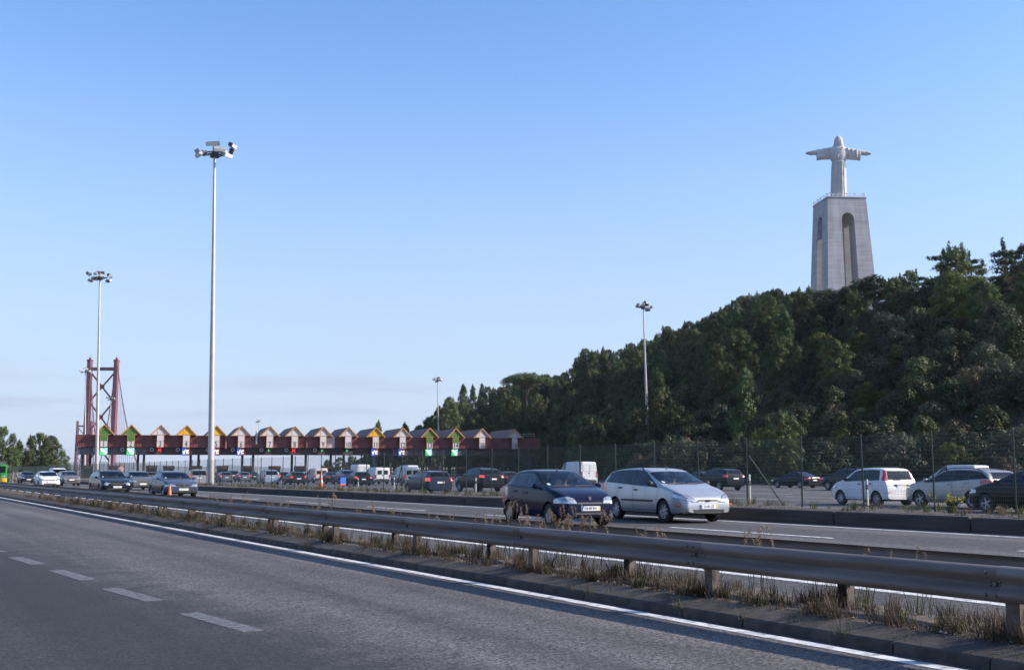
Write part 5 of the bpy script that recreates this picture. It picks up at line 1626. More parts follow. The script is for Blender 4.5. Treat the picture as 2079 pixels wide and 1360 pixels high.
def make_car(key, sp):
    S = Shell(sp); L_, Wd = sp['L'], sp['W']; h = L_ / 2
    side = lambda sg: (lambda f: f.normal.y * sg > .22 and f.calc_center_median().y * sg > .15)
    fx, rx, r = sp['fx'], sp['rx'], sp['r']; ra = r + sp.get('arch', .055)
    cowl, rf = sp['cowl'], sp['roof_f']
    zb = S.zbelt
    van = sp.get('van')
    # windscreen
    yb, yt = .80 * Wd / 2, S.yr(rf) - .05
    ws = [(cowl - .10, -yb), (cowl + .0, -yb * .5), (cowl + .0, yb * .5), (cowl - .10, yb), (rf + .05, yt), (rf + .05, -yt)]
    S.cut('top', inset(ws, -.025), 'trim', lambda f: f.normal.z > .12 and f.normal.x > .12 and f.calc_center_median().z > zb(cowl) - .05)
    S.cut('top', ws, 'windscreen', lambda f: f.normal.z > .12 and f.normal.x > .12, (S.names['trim'],))
    # side windows between the pillars
    dz = sp.get('drip', .095)
    bounds = [None] + list(sp['pil']) + [None]
    nwin = len(bounds) - 1
    for sg in (1, -1):
        for i in range(nwin):
            x_lo_t = rf - .14 if i == 0 else bounds[i] - .03
            x_lo_b = cowl - .26 if i == 0 else bounds[i] - .03
            x_hi_b = sp['rg'][0] if i == nwin - 1 else bounds[i + 1] + .03
            x_hi_t = sp['rg'][1] if i == nwin - 1 else bounds[i + 1] + .03
            m = [x_lo_t + (x_hi_t - x_lo_t) * q / 3 for q in range(4)]
            poly = [(x_lo_b, zb(x_lo_b) + .035)] + [(x, S.zt(x) - dz) for x in m] + [(x_hi_b, zb(x_hi_b) + .035)]
            S.cut('side', inset(poly, -.031), 'trim', side(sg))
            S.cut('side', poly, 'window%d%s' % (i, 'l' if sg > 0 else 'r'), side(sg), (S.names['trim'],))
    rear = lambda f: f.normal.x < -.18
    if sp.get('rear_top'):
        x0, x1 = sp['rear_top']
        y0, y1 = S.yr(x0) - .08, .74 * Wd / 2
        rw = [(x0, -y0), (x0, y0), (x1, y1), (x1, -y1)]
        S.cut('top', inset(rw, -.02), 'trim', lambda f: f.normal.z > .1 and f.normal.x < -.1 and f.calc_center_median().z > zb(x1) - .12)
        S.cut('top', rw, 'rear_window', lambda f: f.normal.z > .1 and f.normal.x < -.1, (S.names['trim'],))
    elif sp.get('rear_win'):
        z0, z1, y0, y1 = sp['rear_win']
        rw = [(-y0, z0), (y0, z0), (y1, z1), (-y1, z1)]
        S.cut('front', inset(rw, -.02), 'trim', rear)
        S.cut('front', rw, 'rear_window', rear, (S.names['trim'],))
    # lamps, grille
    fr = lambda f: f.normal.x > .06 and f.calc_center_median().x > h - sp.get('lamp_l', .46)
    for sg in (1, -1):
        hl = [(sg * y, z) for y, z in sp['head']]
        S.cut('front', inset(hl, -.012), 'trim', fr); S.cut('front', hl, 'headlight%d' % sg, fr, (S.names['trim'],))
        tl = [(sg * y, z) for y, z in sp['tail']]
        tf = lambda f: f.normal.x < -.06 and f.calc_center_median().x < -h + .75
        S.cut('front', tl, 'taillight%d' % sg, tf, (0, S.names['trim']))
    if sp.get('grille'): S.cut('front', sp['grille'], 'grille', fr)
    if sp.get('intake'): S.cut('front', sp['intake'], 'intake', fr)
    # bonnet, tailgate and door gaps
    yh = .72 * Wd / 2
    bon = [(cowl + .06, -yh), (cowl + .06, yh), (h - .22, yh * .86), (h - .13, yh * .5), (h - .13, -yh * .5), (h - .22, -yh * .86)]
    upf = lambda f: f.normal.z > .25
    if not van or h - cowl > .7:
        S.cut('top', bon, 'seam', upf); S.cut('top', inset(bon, .008), 'hood', upf, (S.names['seam'],))
    for sg in (1, -1):
        for (x0, x1) in sp['doors']:
            zl = sp.get('zl', .2) + .11
            pl = [(x0, zl), (x0, zb(x0) - .005), (x1, zb(x1) - .005)]
            pl += [(x1, .62), (min(x0 - .2, rx + ra + .04), zl)] if x1 < rx + ra else [(x1, zl)]
            S.cut('side', pl, 'seam', side(sg)); S.cut('side', inset(pl, .007), 'door', side(sg), (S.names['seam'],))
    tg = sp.get('tailgate')
    if tg:
        S.cut('front', tg, 'seam', rear); S.cut('front', inset(tg, .008), 'tailgate', rear, (S.names['seam'],))
    for k, zz in (('bumper_f', sp.get('bump', .50)),):
        bp = [(-Wd, .05), (Wd, .05), (Wd, zz), (-Wd, zz)]
        S.cut('front', bp, 'seam', lambda f: f.normal.x > .3 and f.calc_center_median().x > h - .5)
        S.cut('front', inset(bp, .007), 'front_bumper', lambda f: f.normal.x > .3, (S.names['seam'],))
        bp = [(-Wd, .05), (Wd, .05), (Wd, zz + .06), (-Wd, zz + .06)]
        S.cut('front', bp, 'seam', lambda f: f.normal.x < -.3 and f.calc_center_median().x < -h + .5)
        S.cut('front', inset(bp, .007), 'rear_bumper', lambda f: f.normal.x < -.3, (S.names['seam'],))
    # wheel arches
    for ax_ in (fx, rx):
        for sg in (1, -1):
            pl = [(ax_ + ra * math.cos(2 * math.pi * k / 22), r + ra * math.sin(2 * math.pi * k / 22)) for k in range(22)]
            allp = tuple(range(len(S.names) + 1))
            got = S.cut('side', pl, 'hole', lambda f: f.calc_center_median().y * sg > Wd / 2 * .62 and f.calc_center_median().z < r + ra + .1, allp)
            S.delete([f for f in got if f.is_valid])
    # split into objects
    root = empty('car')
    inv = {v: k for k, v in S.names.items()}
    groups = {}
    S.bm.faces.ensure_lookup_table()
    for f in S.bm.faces:
        nm = inv.get(f[S.pid], 'body')
        groups.setdefault('body' if nm in ('trim', 'seam', 'hole') else nm, []).append((f, nm))
    pm = sp['paint']
    gl = V_['glass']
    def mats_for(nm):
        if nm == 'windscreen': return 'windshield', [gl]
        if nm.startswith('window'): return 'window', [V_['glass_dark'] if (sp.get('privacy') and int(nm[6]) > 0) else gl]
        if nm == 'rear_window': return nm, [V_['glass_dark'] if sp.get('privacy') else gl]
        if nm.startswith('headlight'): return 'headlight', [V_['lamp']]
        if nm.startswith('taillight'): return 'taillight', [V_['tail']]
        if nm in ('grille', 'intake'): return nm, [V_['black']]
        if nm == 'front_bumper' and sp.get('bumper_mat'): return nm, [sp['bumper_mat']]
        return nm, [pm]
    # doors come out as connected islands
    def emit(nm, faces, mats, body=False):
        vi = {}; vs = []; fs = []; mi = []
        for f, sub in faces:
            idx = []
            for v in f.verts:
                if v.index not in vi or vs[vi[v.index]] is None:
                    vi[v.index] = len(vs); vs.append(tuple(v.co))
                idx.append(vi[v.index])
            fs.append(idx); mi.append(1 if sub in ('trim',) else 2 if sub == 'seam' else 3 if (body and f.normal.z < -.8) else 0)
        me = bpy.data.meshes.new(nm); me.from_pydata(vs, [], fs)
        me.polygons.foreach_set('material_index', mi); me.polygons.foreach_set('use_smooth', [True] * len(fs))
        me.update(); me.set_sharp_from_angle(angle=R(34))
        for m in mats: me.materials.append(m)
        return mesh_obj(nm, me, root)
    S.bm.verts.index_update()
    for nm, fl in groups.items():
        pn, mats = mats_for(nm)
        if nm == 'body': emit('body', fl, [pm, V_['black'], V_['seam'], V_['under']], True)
        elif nm == 'door':
            left = {f for f, _ in fl}
            while left:
                st = [left.pop()]; isl = [st[0]]
                while st:
                    f = st.pop()
                    for e in f.edges:
                        for g in e.link_faces:
                            if g in left: left.remove(g); st.append(g); isl.append(g)
                if len(isl) > 6: emit('door', [(f, 'door') for f in isl], mats)
        else: emit(pn, fl, mats)
    S.bm.free()
    # arch liners, wheels
    b = MB()
    for ax_ in (fx, rx):
        for sg in (1, -1):
            pts = []
            for k in range(13):
                a = math.pi * (k / 12) * 1.16 - .08 * math.pi
                pts.append([(ax_ + (ra + .004) * math.cos(a), sg * (Wd / 2 * .985), r + (ra + .004) * math.sin(a)), (ax_ + (ra + .004) * math.cos(a), sg * (Wd / 2 - .34), r + (ra + .004) * math.sin(a))])
            b.grid(pts)
            b.prism([(p[1][0], p[1][2]) for p in pts], 1, sg * (Wd / 2 - .345), sg * (Wd / 2 - .34))
    b.build('arch_liner', V_['under'], root, fix=False)
    for ax_ in (fx, rx):
        for sg in (1, -1): add_wheel(root, ax_, sg * (Wd / 2 - .115), r, sp.get('spokes', 7))
    # cabin
    b = MB()
    xr_in = sp['rg'][0] if not van else cowl - 1.0
    zf = sp.get('zl', .2) + .06
    b.box(xr_in, cowl - .05, -Wd / 2 * .8, Wd / 2 * .8, zf, zf + .12)
    b.bbox(cowl - .55, cowl - .02, -Wd / 2 * .78, Wd / 2 * .78, zb(cowl) - .32, zb(cowl) - .02, .04)
    if van: b.box(xr_in - .05, xr_in, -Wd / 2 * .8, Wd / 2 * .8, zf, S.zt(xr_in) - .15)
    inter = b.build('interior', V_['inside'], root)
    x_s = sp.get('seat_x', cowl - 1.25); hs = zb(cowl) - .12
    rows_ = [x_s] if van else [x_s, x_s - .85]
    for xx in rows_:
        for yy in (-Wd * .22, Wd * .22):
            T = Matrix.Translation((xx, yy, 0)) @ Matrix.Rotation(R(-14), 4, 'Y')
            b = MB()
            b.bbox(-.16, -.02, -.24, .24, hs - .45, hs + .22, .04, T); b.bbox(-.14, -.03, -.13, .13, hs + .25, hs + .43, .03, T)
            b.bbox(xx - .1, xx + .42, yy - .24, yy + .24, zf + .14, hs - .32, .05)
            b.build('seat', V_['seat'], root)
    b = MB(); b.smooth = True
    sx, sy, sz = cowl - .66, Wd * .22, hs + .07
    pts = [(sx + .06 * math.sin(a), sy + .18 * math.cos(a), sz + .17 * math.sin(a)) for a in [2 * math.pi * k / 16 for k in range(17)]]
    b.path(pts, .015, 5); b.tube((sx, sy, sz), (sx + .22, sy, sz - .05), .03, .04, 6); b.bar(pts[0], pts[8], .04, .02)
    b.build('steering_wheel', V_['inside'], root)
    # mirrors, handles, wipers, plates
    zm = zb(cowl - .35) + .07
    for sg in (1, -1):
        b = MB(); b.smooth = True
        b.bbox(cowl - .40, cowl - .26, sg * (Wd / 2 * .96 + .10) - .085, sg * (Wd / 2 * .96 + .10) + .085, zm - .045, zm + .085, .04)
        b.tube((cowl - .33, sg * Wd / 2 * .93, zm - .03), (cowl - .33, sg * (Wd / 2 * .96 + .08), zm - .01), .03, .03, 6)
        b.build('mirror', sp.get('mirror_mat', pm), root)
    for sg in (1, -1):
        for (x0, x1) in sp['doors']:
            b = MB(); b.bbox(x1 + .07, x1 + .25, sg * (Wd / 2 * .985) - .022, sg * (Wd / 2 * .985) + .026, zb(x1) - .15, zb(x1) - .105, .01)
            b.build('door_handle', sp.get('handle_mat', pm), root)
    for y0, y1 in ((-.55, .02), (.05, .58)):
        b = MB(); b.tube((cowl + .015, y0, S.zt(cowl) + .005), (cowl - .055, y1, S.zt(cowl - .055) + .012), .011, .007, 5); b.build('wiper', V_['black'], root)
    pz, pzr = sp['plate_z']
    for x, z, nm in ((h + sp.get('plate_x', .01), pz, 1), (-h - sp.get('plate_xr', .012), pzr, -1)):
        b = MB(); b.box(x - .012, x + .008 * (1 if nm > 0 else 1), -.26, .26, z - .055, z + .055); pl = b.build('license_plate', V_['plate'], root)
        xx = x + .009 * nm if nm > 0 else x - .013
        b = MB(); s_ = nm; b.box(xx - .001, xx + .001, min(-s_ * .255, -s_ * .215), max(-s_ * .255, -s_ * .215), z - .05, z + .05); b.build('blue_band', V_['plate_blue'], pl)
        b = MB(); b.box(xx - .001, xx + .001, min(s_ * .255, s_ * .215), max(s_ * .255, s_ * .215), z - .05, z + .05); b.build('yellow_band', V_['plate_yellow'], pl)
        if sp.get('plate_txt') and nm > 0:
            me = text_mesh(sp['plate_txt'], .094, .001, 1.0)
            if not me.materials: me.materials.append(M['ink'])
            o = mesh_obj('lettering', me, pl, (xx + .002, 0, z)); o.rotation_euler = (math.pi / 2, 0, math.pi / 2); o.scale = (.86, 1.05, 1)
    if sp.get('rails'):
        for sg in (1, -1):
            x0, x1 = sp['rails']; y = S.yr(0) - .03
            pts = [(x0, sg * y, S.zt(x0) - .045), (x0 - .1, sg * y, S.zt(x0 - .1) + .015)] + [(x0 + (x1 - x0) * q / 6, sg * y, S.zt(x0 + (x1 - x0) * q / 6) + .02) for q in range(1, 6)] + [(x1, sg * y, S.zt(x1) - .04)]
            b = MB(); b.smooth = True; b.path(pts, .017, 6); b.build('roof_rail', V_['black'], root)
    if sp.get('aerial') is not None:
        x = sp['aerial']; b = MB(); b.tube((x, 0, S.zt(x) - .005), (x - .10, 0, S.zt(x) + .16), .007, .003, 5); b.tube((x + .02, 0, S.zt(x) - .01), (x - .02, 0, S.zt(x) + .02), .02, .014, 6); b.build('aerial', V_['black'], root)
    for ex in sp.get('extras', ()): ex(root, S)
    CARS[key] = root
    root['used'] = 0
    return root

# ------------------------------------------------------------------ kinds of car
def x_box(name, m, *a, bev=None):
    def f(root, S):
        b = MB()
        (b.bbox(*a, bev) if bev else b.box(*a)); b.build(name, m, root)
    return f
def x_strip(m, x0, x1, z0, z1):
    def f(root, S):
        for sg in (1, -1):
            b = MB(); y = S.sp['W'] / 2
            b.bbox(x1, x0, sg * y - .012 - (.008 if sg < 0 else -.004), sg * y + .012 + (.004 if sg < 0 else .008), z0, z1, .006); b.build('rubbing_strip', m, root)
    return f
def x_lens(name, m, x, y, z, rad, both=True):
    def f(root, S):
        for sg in ((1, -1) if both else (1,)):
            b = MB(); b.smooth = True; b.tube((x - .03, sg * y, z), (x + .012, sg * y, z), rad, rad * .92, 14); b.build(name, m, root)
    return f
def x_sticker(root, S):
    c, rf = S.sp['cowl'], S.sp['roof_f']
    x = c - .16; y = -.60; z = S.zt(x) - .03
    n = Vector((S.zt(x - .05) - S.zt(x + .05), 0, .1)).normalized()
    M_ = Matrix.Translation((x, y, z + .02)) @ Vector((0, 0, 1)).rotation_difference(n).to_matrix().to_4x4()
    b = MB(); b.box(-.05, .05, -.04, .04, -.002, .002, M_); b.build('windscreen_sticker', V_['sticker'], root)

clio = make_car('clio', dict(L=3.77, W=1.64, fx=1.165, rx=-1.305, r=.285, cowl=.93, roof_f=.10, pil=[-.33, -.95], rg=(-1.43, -1.24), tum=.36, nose=.26, rear=.16, nose_l=.85, rear_l=.8,
    top=[(1.885, .44), (1.88, .56), (1.82, .70), (1.62, .81), (1.30, .90), (.93, .965), (.12, 1.345), (-.1, 1.39), (-.5, 1.415), (-1.0, 1.395), (-1.32, 1.325), (-1.60, 1.06), (-1.74, .92), (-1.85, .78), (-1.885, .45)],
    belt=[(1.885, .60), (1.3, .80), (.93, .885), (0, .925), (-1.3, .985), (-1.885, .98)], doors=[(.82, -.33), (-.345, -1.02)], rear_top=(-1.34, -1.66),
    head=[(.36, .58), (.42, .70), (.56, .745), (.72, .72), (.84, .63), (.84, .58)], tail=[(.56, .58), (.56, .95), (.9, .95), (.9, .58)], grille=[(-.33, .565), (.33, .565), (.33, .60), (-.33, .60)],
    intake=[(-.42, .30), (.42, .30), (.44, .36), (-.44, .36)], bump=.555, plate_z=(.455, .62), plate_x=.012, plate_xr=.02, plate_txt='28-80 RH', paint=paint('dark_blue_paint', (0.008, 0.011, 0.030)),
    handle_mat=V_['black'], aerial=.02, spokes=8, extras=(x_lens('fog_light', V_['lamp'], 1.865, .55, .335, .07), x_box('emblem', V_['chrome'], 1.835, 1.855, -.035, .035, .655, .74), x_sticker,
    x_box('grille_bar', V_['chrome'], 1.885, 1.897, -.4, .4, .318, .328), x_box('grille_bar', V_['chrome'], 1.885, 1.897, -.42, .42, .345, .353))))
focus = make_car('focus', dict(L=4.46, W=1.70, fx=1.30, rx=-1.315, r=.30, cowl=1.12, roof_f=.30, pil=[-.30, -1.14], rg=(-1.98, -1.80), tum=.35, nose=.24, rear=.14, nose_l=.8, rear_l=.6,
    top=[(2.23, .42), (2.225, .55), (2.17, .68), (1.95, .80), (1.55, .92), (1.12, 1.0), (.32, 1.375), (.10, 1.425), (-.4, 1.465), (-1.1, 1.455), (-1.75, 1.40), (-1.95, 1.33), (-2.12, 1.0), (-2.20, .84), (-2.23, .45)],
    belt=[(2.23, .62), (1.6, .83), (1.12, .925), (0, .965), (-1.3, 1.03), (-2.23, 1.06)], doors=[(1.0, -.30), (-.315, -1.18)], rear_win=(1.03, 1.33, .62, .56),
    head=[(.33, .555), (.50, .70), (.86, .80), (.86, .70), (.72, .61), (.52, .555)], tail=[(.66, .72), (.66, 1.32), (.95, 1.32), (.95, .72)], grille=[(-.32, .56), (.32, .56), (.36, .59), (.28, .625), (-.28, .625), (-.36, .59)],
    intake=[(-.46, .275), (.46, .275), (.50, .36), (-.50, .36)], bump=.545, plate_z=(.435, .70), plate_x=.012, plate_txt='52-83 QT', paint=paint('silver_paint', (0.44, 0.45, 0.47), .34, .55), mirror_mat=V_['black'], handle_mat=V_['black'],
    rails=(.0, -1.75), aerial=.16, spokes=7, extras=(x_strip(V_['black'], .78, -.92, .535, .59), x_lens('fog_light', V_['lamp'], 2.16, .62, .315, .05), x_box('emblem', V_['chrome'], 2.215, 2.24, -.06, .06, .575, .61), x_sticker,
    x_box('indicator', V_['amber'], 2.0, 2.075, -.845, -.77, .455, .515, bev=.01), x_box('indicator', V_['amber'], 2.0, 2.075, .77, .845, .455, .515, bev=.01), x_box('aerial_base', V_['black'], -1.3, -1.2, -.02, .02, 1.44, 1.50))))
SED_HEAD = [(.38, .60), (.44, .70), (.66, .73), (.88, .68), (.88, .60)]
sedan = make_car('sedan', dict(L=4.70, W=1.77, fx=1.40, rx=-1.34, r=.31, cowl=1.02, roof_f=.22, pil=[-.38, -1.18], rg=(-1.42, -1.20), tum=.42, nose=.22, rear=.16, nose_l=.8,
    top=[(2.35, .42), (2.345, .58), (2.28, .70), (1.9, .82), (1.4, .92), (1.02, .98), (.24, 1.34), (.0, 1.395), (-.5, 1.425), (-.95, 1.405), (-1.75, 1.06), (-1.95, 1.03), (-2.25, 1.0), (-2.33, .88), (-2.35, .45)],
    belt=[(2.35, .62), (1.5, .84), (1.02, .91), (0, .94), (-1.3, .98), (-2.35, .97)], doors=[(.92, -.38), (-.395, -1.22)], rear_top=(-1.02, -1.72),
    head=SED_HEAD, tail=[(.52, .72), (.52, .92), (.95, .92), (.95, .72)], grille=[(-.34, .56), (.34, .56), (.38, .70), (-.38, .70)], intake=[(-.6, .27), (.6, .27), (.62, .36), (-.62, .36)], bump=.52, plate_z=(.44, .68),
    plate_x=.012, plate_txt='43-77-XT', paint=paint('slate_blue_paint', (0.045, 0.055, 0.085)), spokes=9, extras=(x_box('grille_frame', V_['chrome'], 2.345, 2.365, -.36, .36, .70, .72), x_sticker, x_box('emblem', V_['chrome'], 2.35, 2.37, -.04, .04, .60, .68))))
estate = make_car('estate', dict(L=4.85, W=1.82, fx=1.43, rx=-1.42, r=.32, cowl=1.10, roof_f=.30, pil=[-.35, -1.22], rg=(-2.12, -1.92), tum=.38, nose=.22, rear=.14,
    top=[(2.425, .42), (2.42, .60), (2.35, .74), (1.95, .86), (1.5, .95), (1.10, 1.0), (.32, 1.38), (.1, 1.44), (-.4, 1.48), (-1.2, 1.47), (-1.9, 1.42), (-2.12, 1.33), (-2.30, 1.02), (-2.40, .86), (-2.425, .45)],
    belt=[(2.425, .64), (1.6, .87), (1.10, .93), (0, .97), (-1.4, 1.02), (-2.425, 1.04)], doors=[(1.0, -.35), (-.365, -1.25)], rear_win=(1.06, 1.34, .66, .58),
    head=[(.50, .60), (.54, .70), (.64, .74), (.74, .70), (.78, .60), (.64, .55)], tail=[(.70, .80), (.68, 1.0), (.98, 1.06), (.98, .80)], grille=[(-.38, .60), (.38, .60), (.42, .74), (-.42, .74)], intake=[(-.55, .27), (.55, .27), (.58, .37), (-.58, .37)],
    bump=.55, plate_z=(.45, .72), plate_x=.012, plate_txt='61-44-XB', paint=paint('black_blue_paint', (0.012, 0.014, 0.022)), privacy=True, spokes=10, rails=(-.05, -1.85),
    extras=(x_lens('inner_headlight', V_['lamp'], 2.375, .475, .655, .075), x_box('grille_frame', V_['chrome'], 2.40, 2.425, -.43, .43, .74, .755), x_box('grille_frame', V_['chrome'], 2.41, 2.43, -.39, .39, .585, .60), x_sticker)))
hatch = make_car('hatch', dict(L=4.25, W=1.76, fx=1.27, rx=-1.33, r=.31, cowl=1.05, roof_f=.22, pil=[-.36, -1.12], rg=(-1.62, -1.42), tum=.36, nose=.22, rear=.14,
    top=[(2.125, .44), (2.12, .60), (2.05, .74), (1.8, .86), (1.4, .95), (1.05, 1.0), (.24, 1.375), (.0, 1.43), (-.5, 1.46), (-1.1, 1.44), (-1.5, 1.37), (-1.78, 1.12), (-1.95, .95), (-2.08, .8), (-2.125, .45)],
    belt=[(2.125, .66), (1.5, .87), (1.05, .94), (0, .97), (-1.4, 1.03), (-2.125, 1.04)], doors=[(.95, -.36), (-.375, -1.16)], rear_win=(1.04, 1.33, .62, .52),
    head=[(.42, .63), (.50, .72), (.70, .78), (.90, .76), (.88, .66), (.66, .62)], tail=[(.66, .74), (.64, .94), (.96, 1.0), (.96, .78)], grille=[(-.40, .60), (.40, .60), (.42, .69), (-.42, .69)], intake=[(-.5, .28), (.5, .28), (.54, .38), (-.54, .38)],
    bump=.56, plate_z=(.47, .68), plate_x=.012, paint=paint('white_paint', (0.62, 0.63, 0.65), .35, 0), spokes=5, extras=(x_sticker,)))
panda = make_car('panda', dict(L=3.65, W=1.64, fx=1.10, rx=-1.20, r=.29, cowl=.98, roof_f=.34, pil=[-.32, -.98], rg=(-1.36, -1.30), tum=.26, nose=.20, rear=.12, rear_l=.4,
    top=[(1.825, .46), (1.82, .66), (1.75, .80), (1.5, .92), (1.2, .99), (.98, 1.05), (.36, 1.44), (.15, 1.505), (-.3, 1.545), (-.9, 1.55), (-1.45, 1.52), (-1.60, 1.42), (-1.70, 1.05), (-1.78, .9), (-1.825, .5)],
    belt=[(1.825, .70), (1.2, .93), (.98, .98), (0, 1.0), (-1.3, 1.03), (-1.825, 1.04)], doors=[(.9, -.32), (-.335, -1.02)], rear_win=(1.07, 1.40, .58, .55),
    head=[(.48, .66), (.52, .80), (.72, .86), (.80, .80), (.78, .68)], tail=[(.60, 1.02), (.58, 1.44), (.75, 1.44), (.80, 1.02)], grille=[(-.4, .58), (.4, .58), (.4, .64), (-.4, .64)], intake=[(-.5, .3), (.5, .3), (.5, .42), (-.5, .42)],
    tailgate=[(-.66, .60), (.66, .60), (.62, 1.01), (-.62, 1.01)], bump=.50, plate_z=(.46, .79), plate_xr=-.035, paint=paint('bright_white_paint', (0.70, 0.70, 0.71), .35, 0), mirror_mat=V_['black'], handle_mat=V_['black'], drip=.12, spokes=6,
    extras=(x_box('plate_recess', V_['black'], -1.79, -1.772, -.36, .36, .72, .875), x_box('bumper_reflector', V_['tail'], -1.82, -1.79, -.72, -.52, .50, .56), x_box('bumper_reflector', V_['tail'], -1.82, -1.79, .52, .72, .50, .56), x_box('rear_wiper', V_['black'], -1.735, -1.71, -.05, .32, 1.055, 1.075))))
wagon = make_car('wagon', dict(L=4.55, W=1.82, fx=1.33, rx=-1.32, r=.325, cowl=1.20, roof_f=.30, pil=[-.38, -1.16], rg=(-1.98, -1.72), tum=.38, nose=.24, rear=.18, rear_l=.8,
    top=[(2.275, .44), (2.27, .62), (2.2, .77), (1.9, .91), (1.5, 1.0), (1.20, 1.05), (.32, 1.41), (.1, 1.46), (-.4, 1.50), (-1.1, 1.49), (-1.7, 1.43), (-1.95, 1.34), (-2.12, 1.10), (-2.22, .95), (-2.275, .5)],
    belt=[(2.275, .68), (1.6, .89), (1.20, .96), (0, 1.0), (-1.4, 1.09), (-2.275, 1.12)], doors=[(1.05, -.38), (-.395, -1.2)], rear_win=(1.12, 1.34, .62, .52),
    head=[(.42, .66), (.52, .76), (.90, .86), (.90, .74), (.66, .66)], tail=[(.48, .82), (.50, .96), (.95, 1.12), (.98, .92)], grille=[(-.45, .40), (.45, .40), (.38, .54), (-.38, .54)], bump=.56, plate_z=(.60, .80), plate_xr=-.02,
    paint=paint('champagne_silver_paint', (0.36, 0.345, 0.33), .36, .5), rails=(.1, -1.75), privacy=True, spokes=5))
suv = make_car('suv', dict(L=4.55, W=1.86, fx=1.35, rx=-1.32, r=.36, cowl=1.12, roof_f=.34, pil=[-.36, -1.16], rg=(-1.90, -1.70), tum=.36, zl=.28, nose=.2, rear=.14,
    top=[(2.275, .55), (2.27, .75), (2.2, .92), (1.9, 1.04), (1.5, 1.1), (1.12, 1.15), (.36, 1.55), (.1, 1.62), (-.4, 1.66), (-1.2, 1.65), (-1.75, 1.58), (-1.92, 1.48), (-2.10, 1.18), (-2.20, 1.0), (-2.275, .55)],
    belt=[(2.275, .82), (1.6, 1.0), (1.12, 1.07), (0, 1.11), (-1.4, 1.18), (-2.275, 1.2)], doors=[(1.0, -.36), (-.375, -1.2)], rear_win=(1.19, 1.50, .64, .56),
    head=[(.45, .78), (.50, .90), (.90, .96), (.90, .84), (.66, .78)], tail=[(.66, 1.0), (.66, 1.14), (.98, 1.20), (.98, 1.0)], grille=[(-.5, .68), (.5, .68), (.45, .86), (-.45, .86)], bump=.66, plate_z=(.58, .90), plate_xr=-.01,
    paint=paint('black_paint', (0.010, 0.011, 0.013)), privacy=True, rails=(.0, -1.7), spokes=5))
minivan = make_car('minivan', dict(L=4.55, W=1.82, fx=1.38, rx=-1.40, r=.32, cowl=1.45, roof_f=.42, pil=[-.28, -1.20], rg=(-2.0, -1.86), tum=.33, nose=.22, rear=.14, rear_l=.5,
    top=[(2.275, .46), (2.27, .66), (2.2, .80), (1.95, .94), (1.45, 1.08), (.45, 1.54), (.2, 1.60), (-.4, 1.66), (-1.2, 1.66), (-1.85, 1.60), (-2.0, 1.5), (-2.12, 1.1), (-2.22, .95), (-2.275, .5)],
    belt=[(2.275, .7), (1.9, .90), (1.45, .98), (0, 1.03), (-1.4, 1.07), (-2.275, 1.08)], doors=[(1.1, -.28), (-.295, -1.22)], rear_win=(1.10, 1.50, .66, .60),
    head=[(.42, .70), (.52, .84), (.90, .92), (.90, .76), (.66, .68)], tail=[(.70, .85), (.68, 1.15), (.98, 1.15), (.98, .85)], grille=[(-.45, .56), (.45, .56), (.45, .64), (-.45, .64)], bump=.56, plate_z=(.50, .82), plate_xr=-.02,
    paint=paint('blue_silver_paint', (0.30, 0.34, 0.40), .35, .5), seat_x=.2, spokes=5))
def van_doors(root, S):
    h = S.sp['L'] / 2; zt = S.zt(-h + .05)
    for sg in (1, -1):
        y0, y1 = sorted((sg * .012, sg * .74))
        b = MB(); b.bbox(-h - .024, -h + .01, y0, y1, .62, zt - .16, .01); d = b.build('rear_door', S.sp['paint'], root)
        b = MB(); ya, yb = sorted((sg * .10, sg * .62)); b.bbox(-h - .036, -h - .022, ya, yb, zt * .60, zt - .30, .012); b.build('pressed_panel', S.sp.get('rear_pane', S.sp['paint']), d)
        b = MB(); b.bbox(-h - .03, -h + .05, sg * .83 - .06, sg * .83 + .06, zt * .36, zt * .60, .02); b.build('taillight', V_['tail'], root)
    b = MB(); b.bbox(-h - .08, -h + .02, -.86, .86, .38, .60, .03); b.build('rear_bumper', V_['black'], root)
    b = MB(); b.bbox(-h - .04, -h - .02, -.05, .08, zt * .52, zt * .57, .008); b.build('door_handle', V_['black'], root)
VAN = dict(van=True, cowl=2.0, roof_f=1.05, pil=[.6], tum=.10, nose=.22, rear=.03, rear_l=.2, belt=[(2.8, .9), (2.0, 1.12), (0, 1.22), (-2.8, 1.25)], rg=(.55, .55), doors=[(1.75, .62)],
    head=[(.55, .78), (.6, .98), (.9, 1.05), (.95, .82)], tail=[(.9, .9), (.9, 1.0), (.95, 1.0), (.95, .9)], plate_z=(.55, .72), bump=.62, spokes=8)
def van_spec(H, L_, W_, white, pane=None):
    sp = dict(VAN); h = L_ / 2
    c = h - .72
    sp.update(L=L_, W=W_, H=H, cowl=c, roof_f=c - .85, pil=[], rg=(c - 1.35, c - 1.35), fx=h - .85, rx=-h + 1.0, r=.33, zl=.26, doors=[(c - .15, c - 1.4)],
        top=[(h, .5), (h - .01, .75), (h - .08, .98), (h - .45, 1.12), (c, 1.22), (c - .80, H - .16), (c - 1.1, H - .03), (0, H), (-h + .25, H - .01), (-h + .05, H - .05), (-h, H - .14)],
        belt=[(h, .9), (c, 1.12), (0, 1.16), (-h, 1.18)], paint=white, extras=(van_doors,), plate_xr=.04)
    if pane: sp['rear_pane'] = pane
    return sp
wp = paint('van_white_paint', (0.60, 0.61, 0.62), .42, 0)
van_tall = make_car('van_tall', van_spec(2.45, 5.4, 2.0, wp))
van_mid = make_car('van_mid', van_spec(1.95, 4.78, 1.9, wp, V_['glass_dark']))

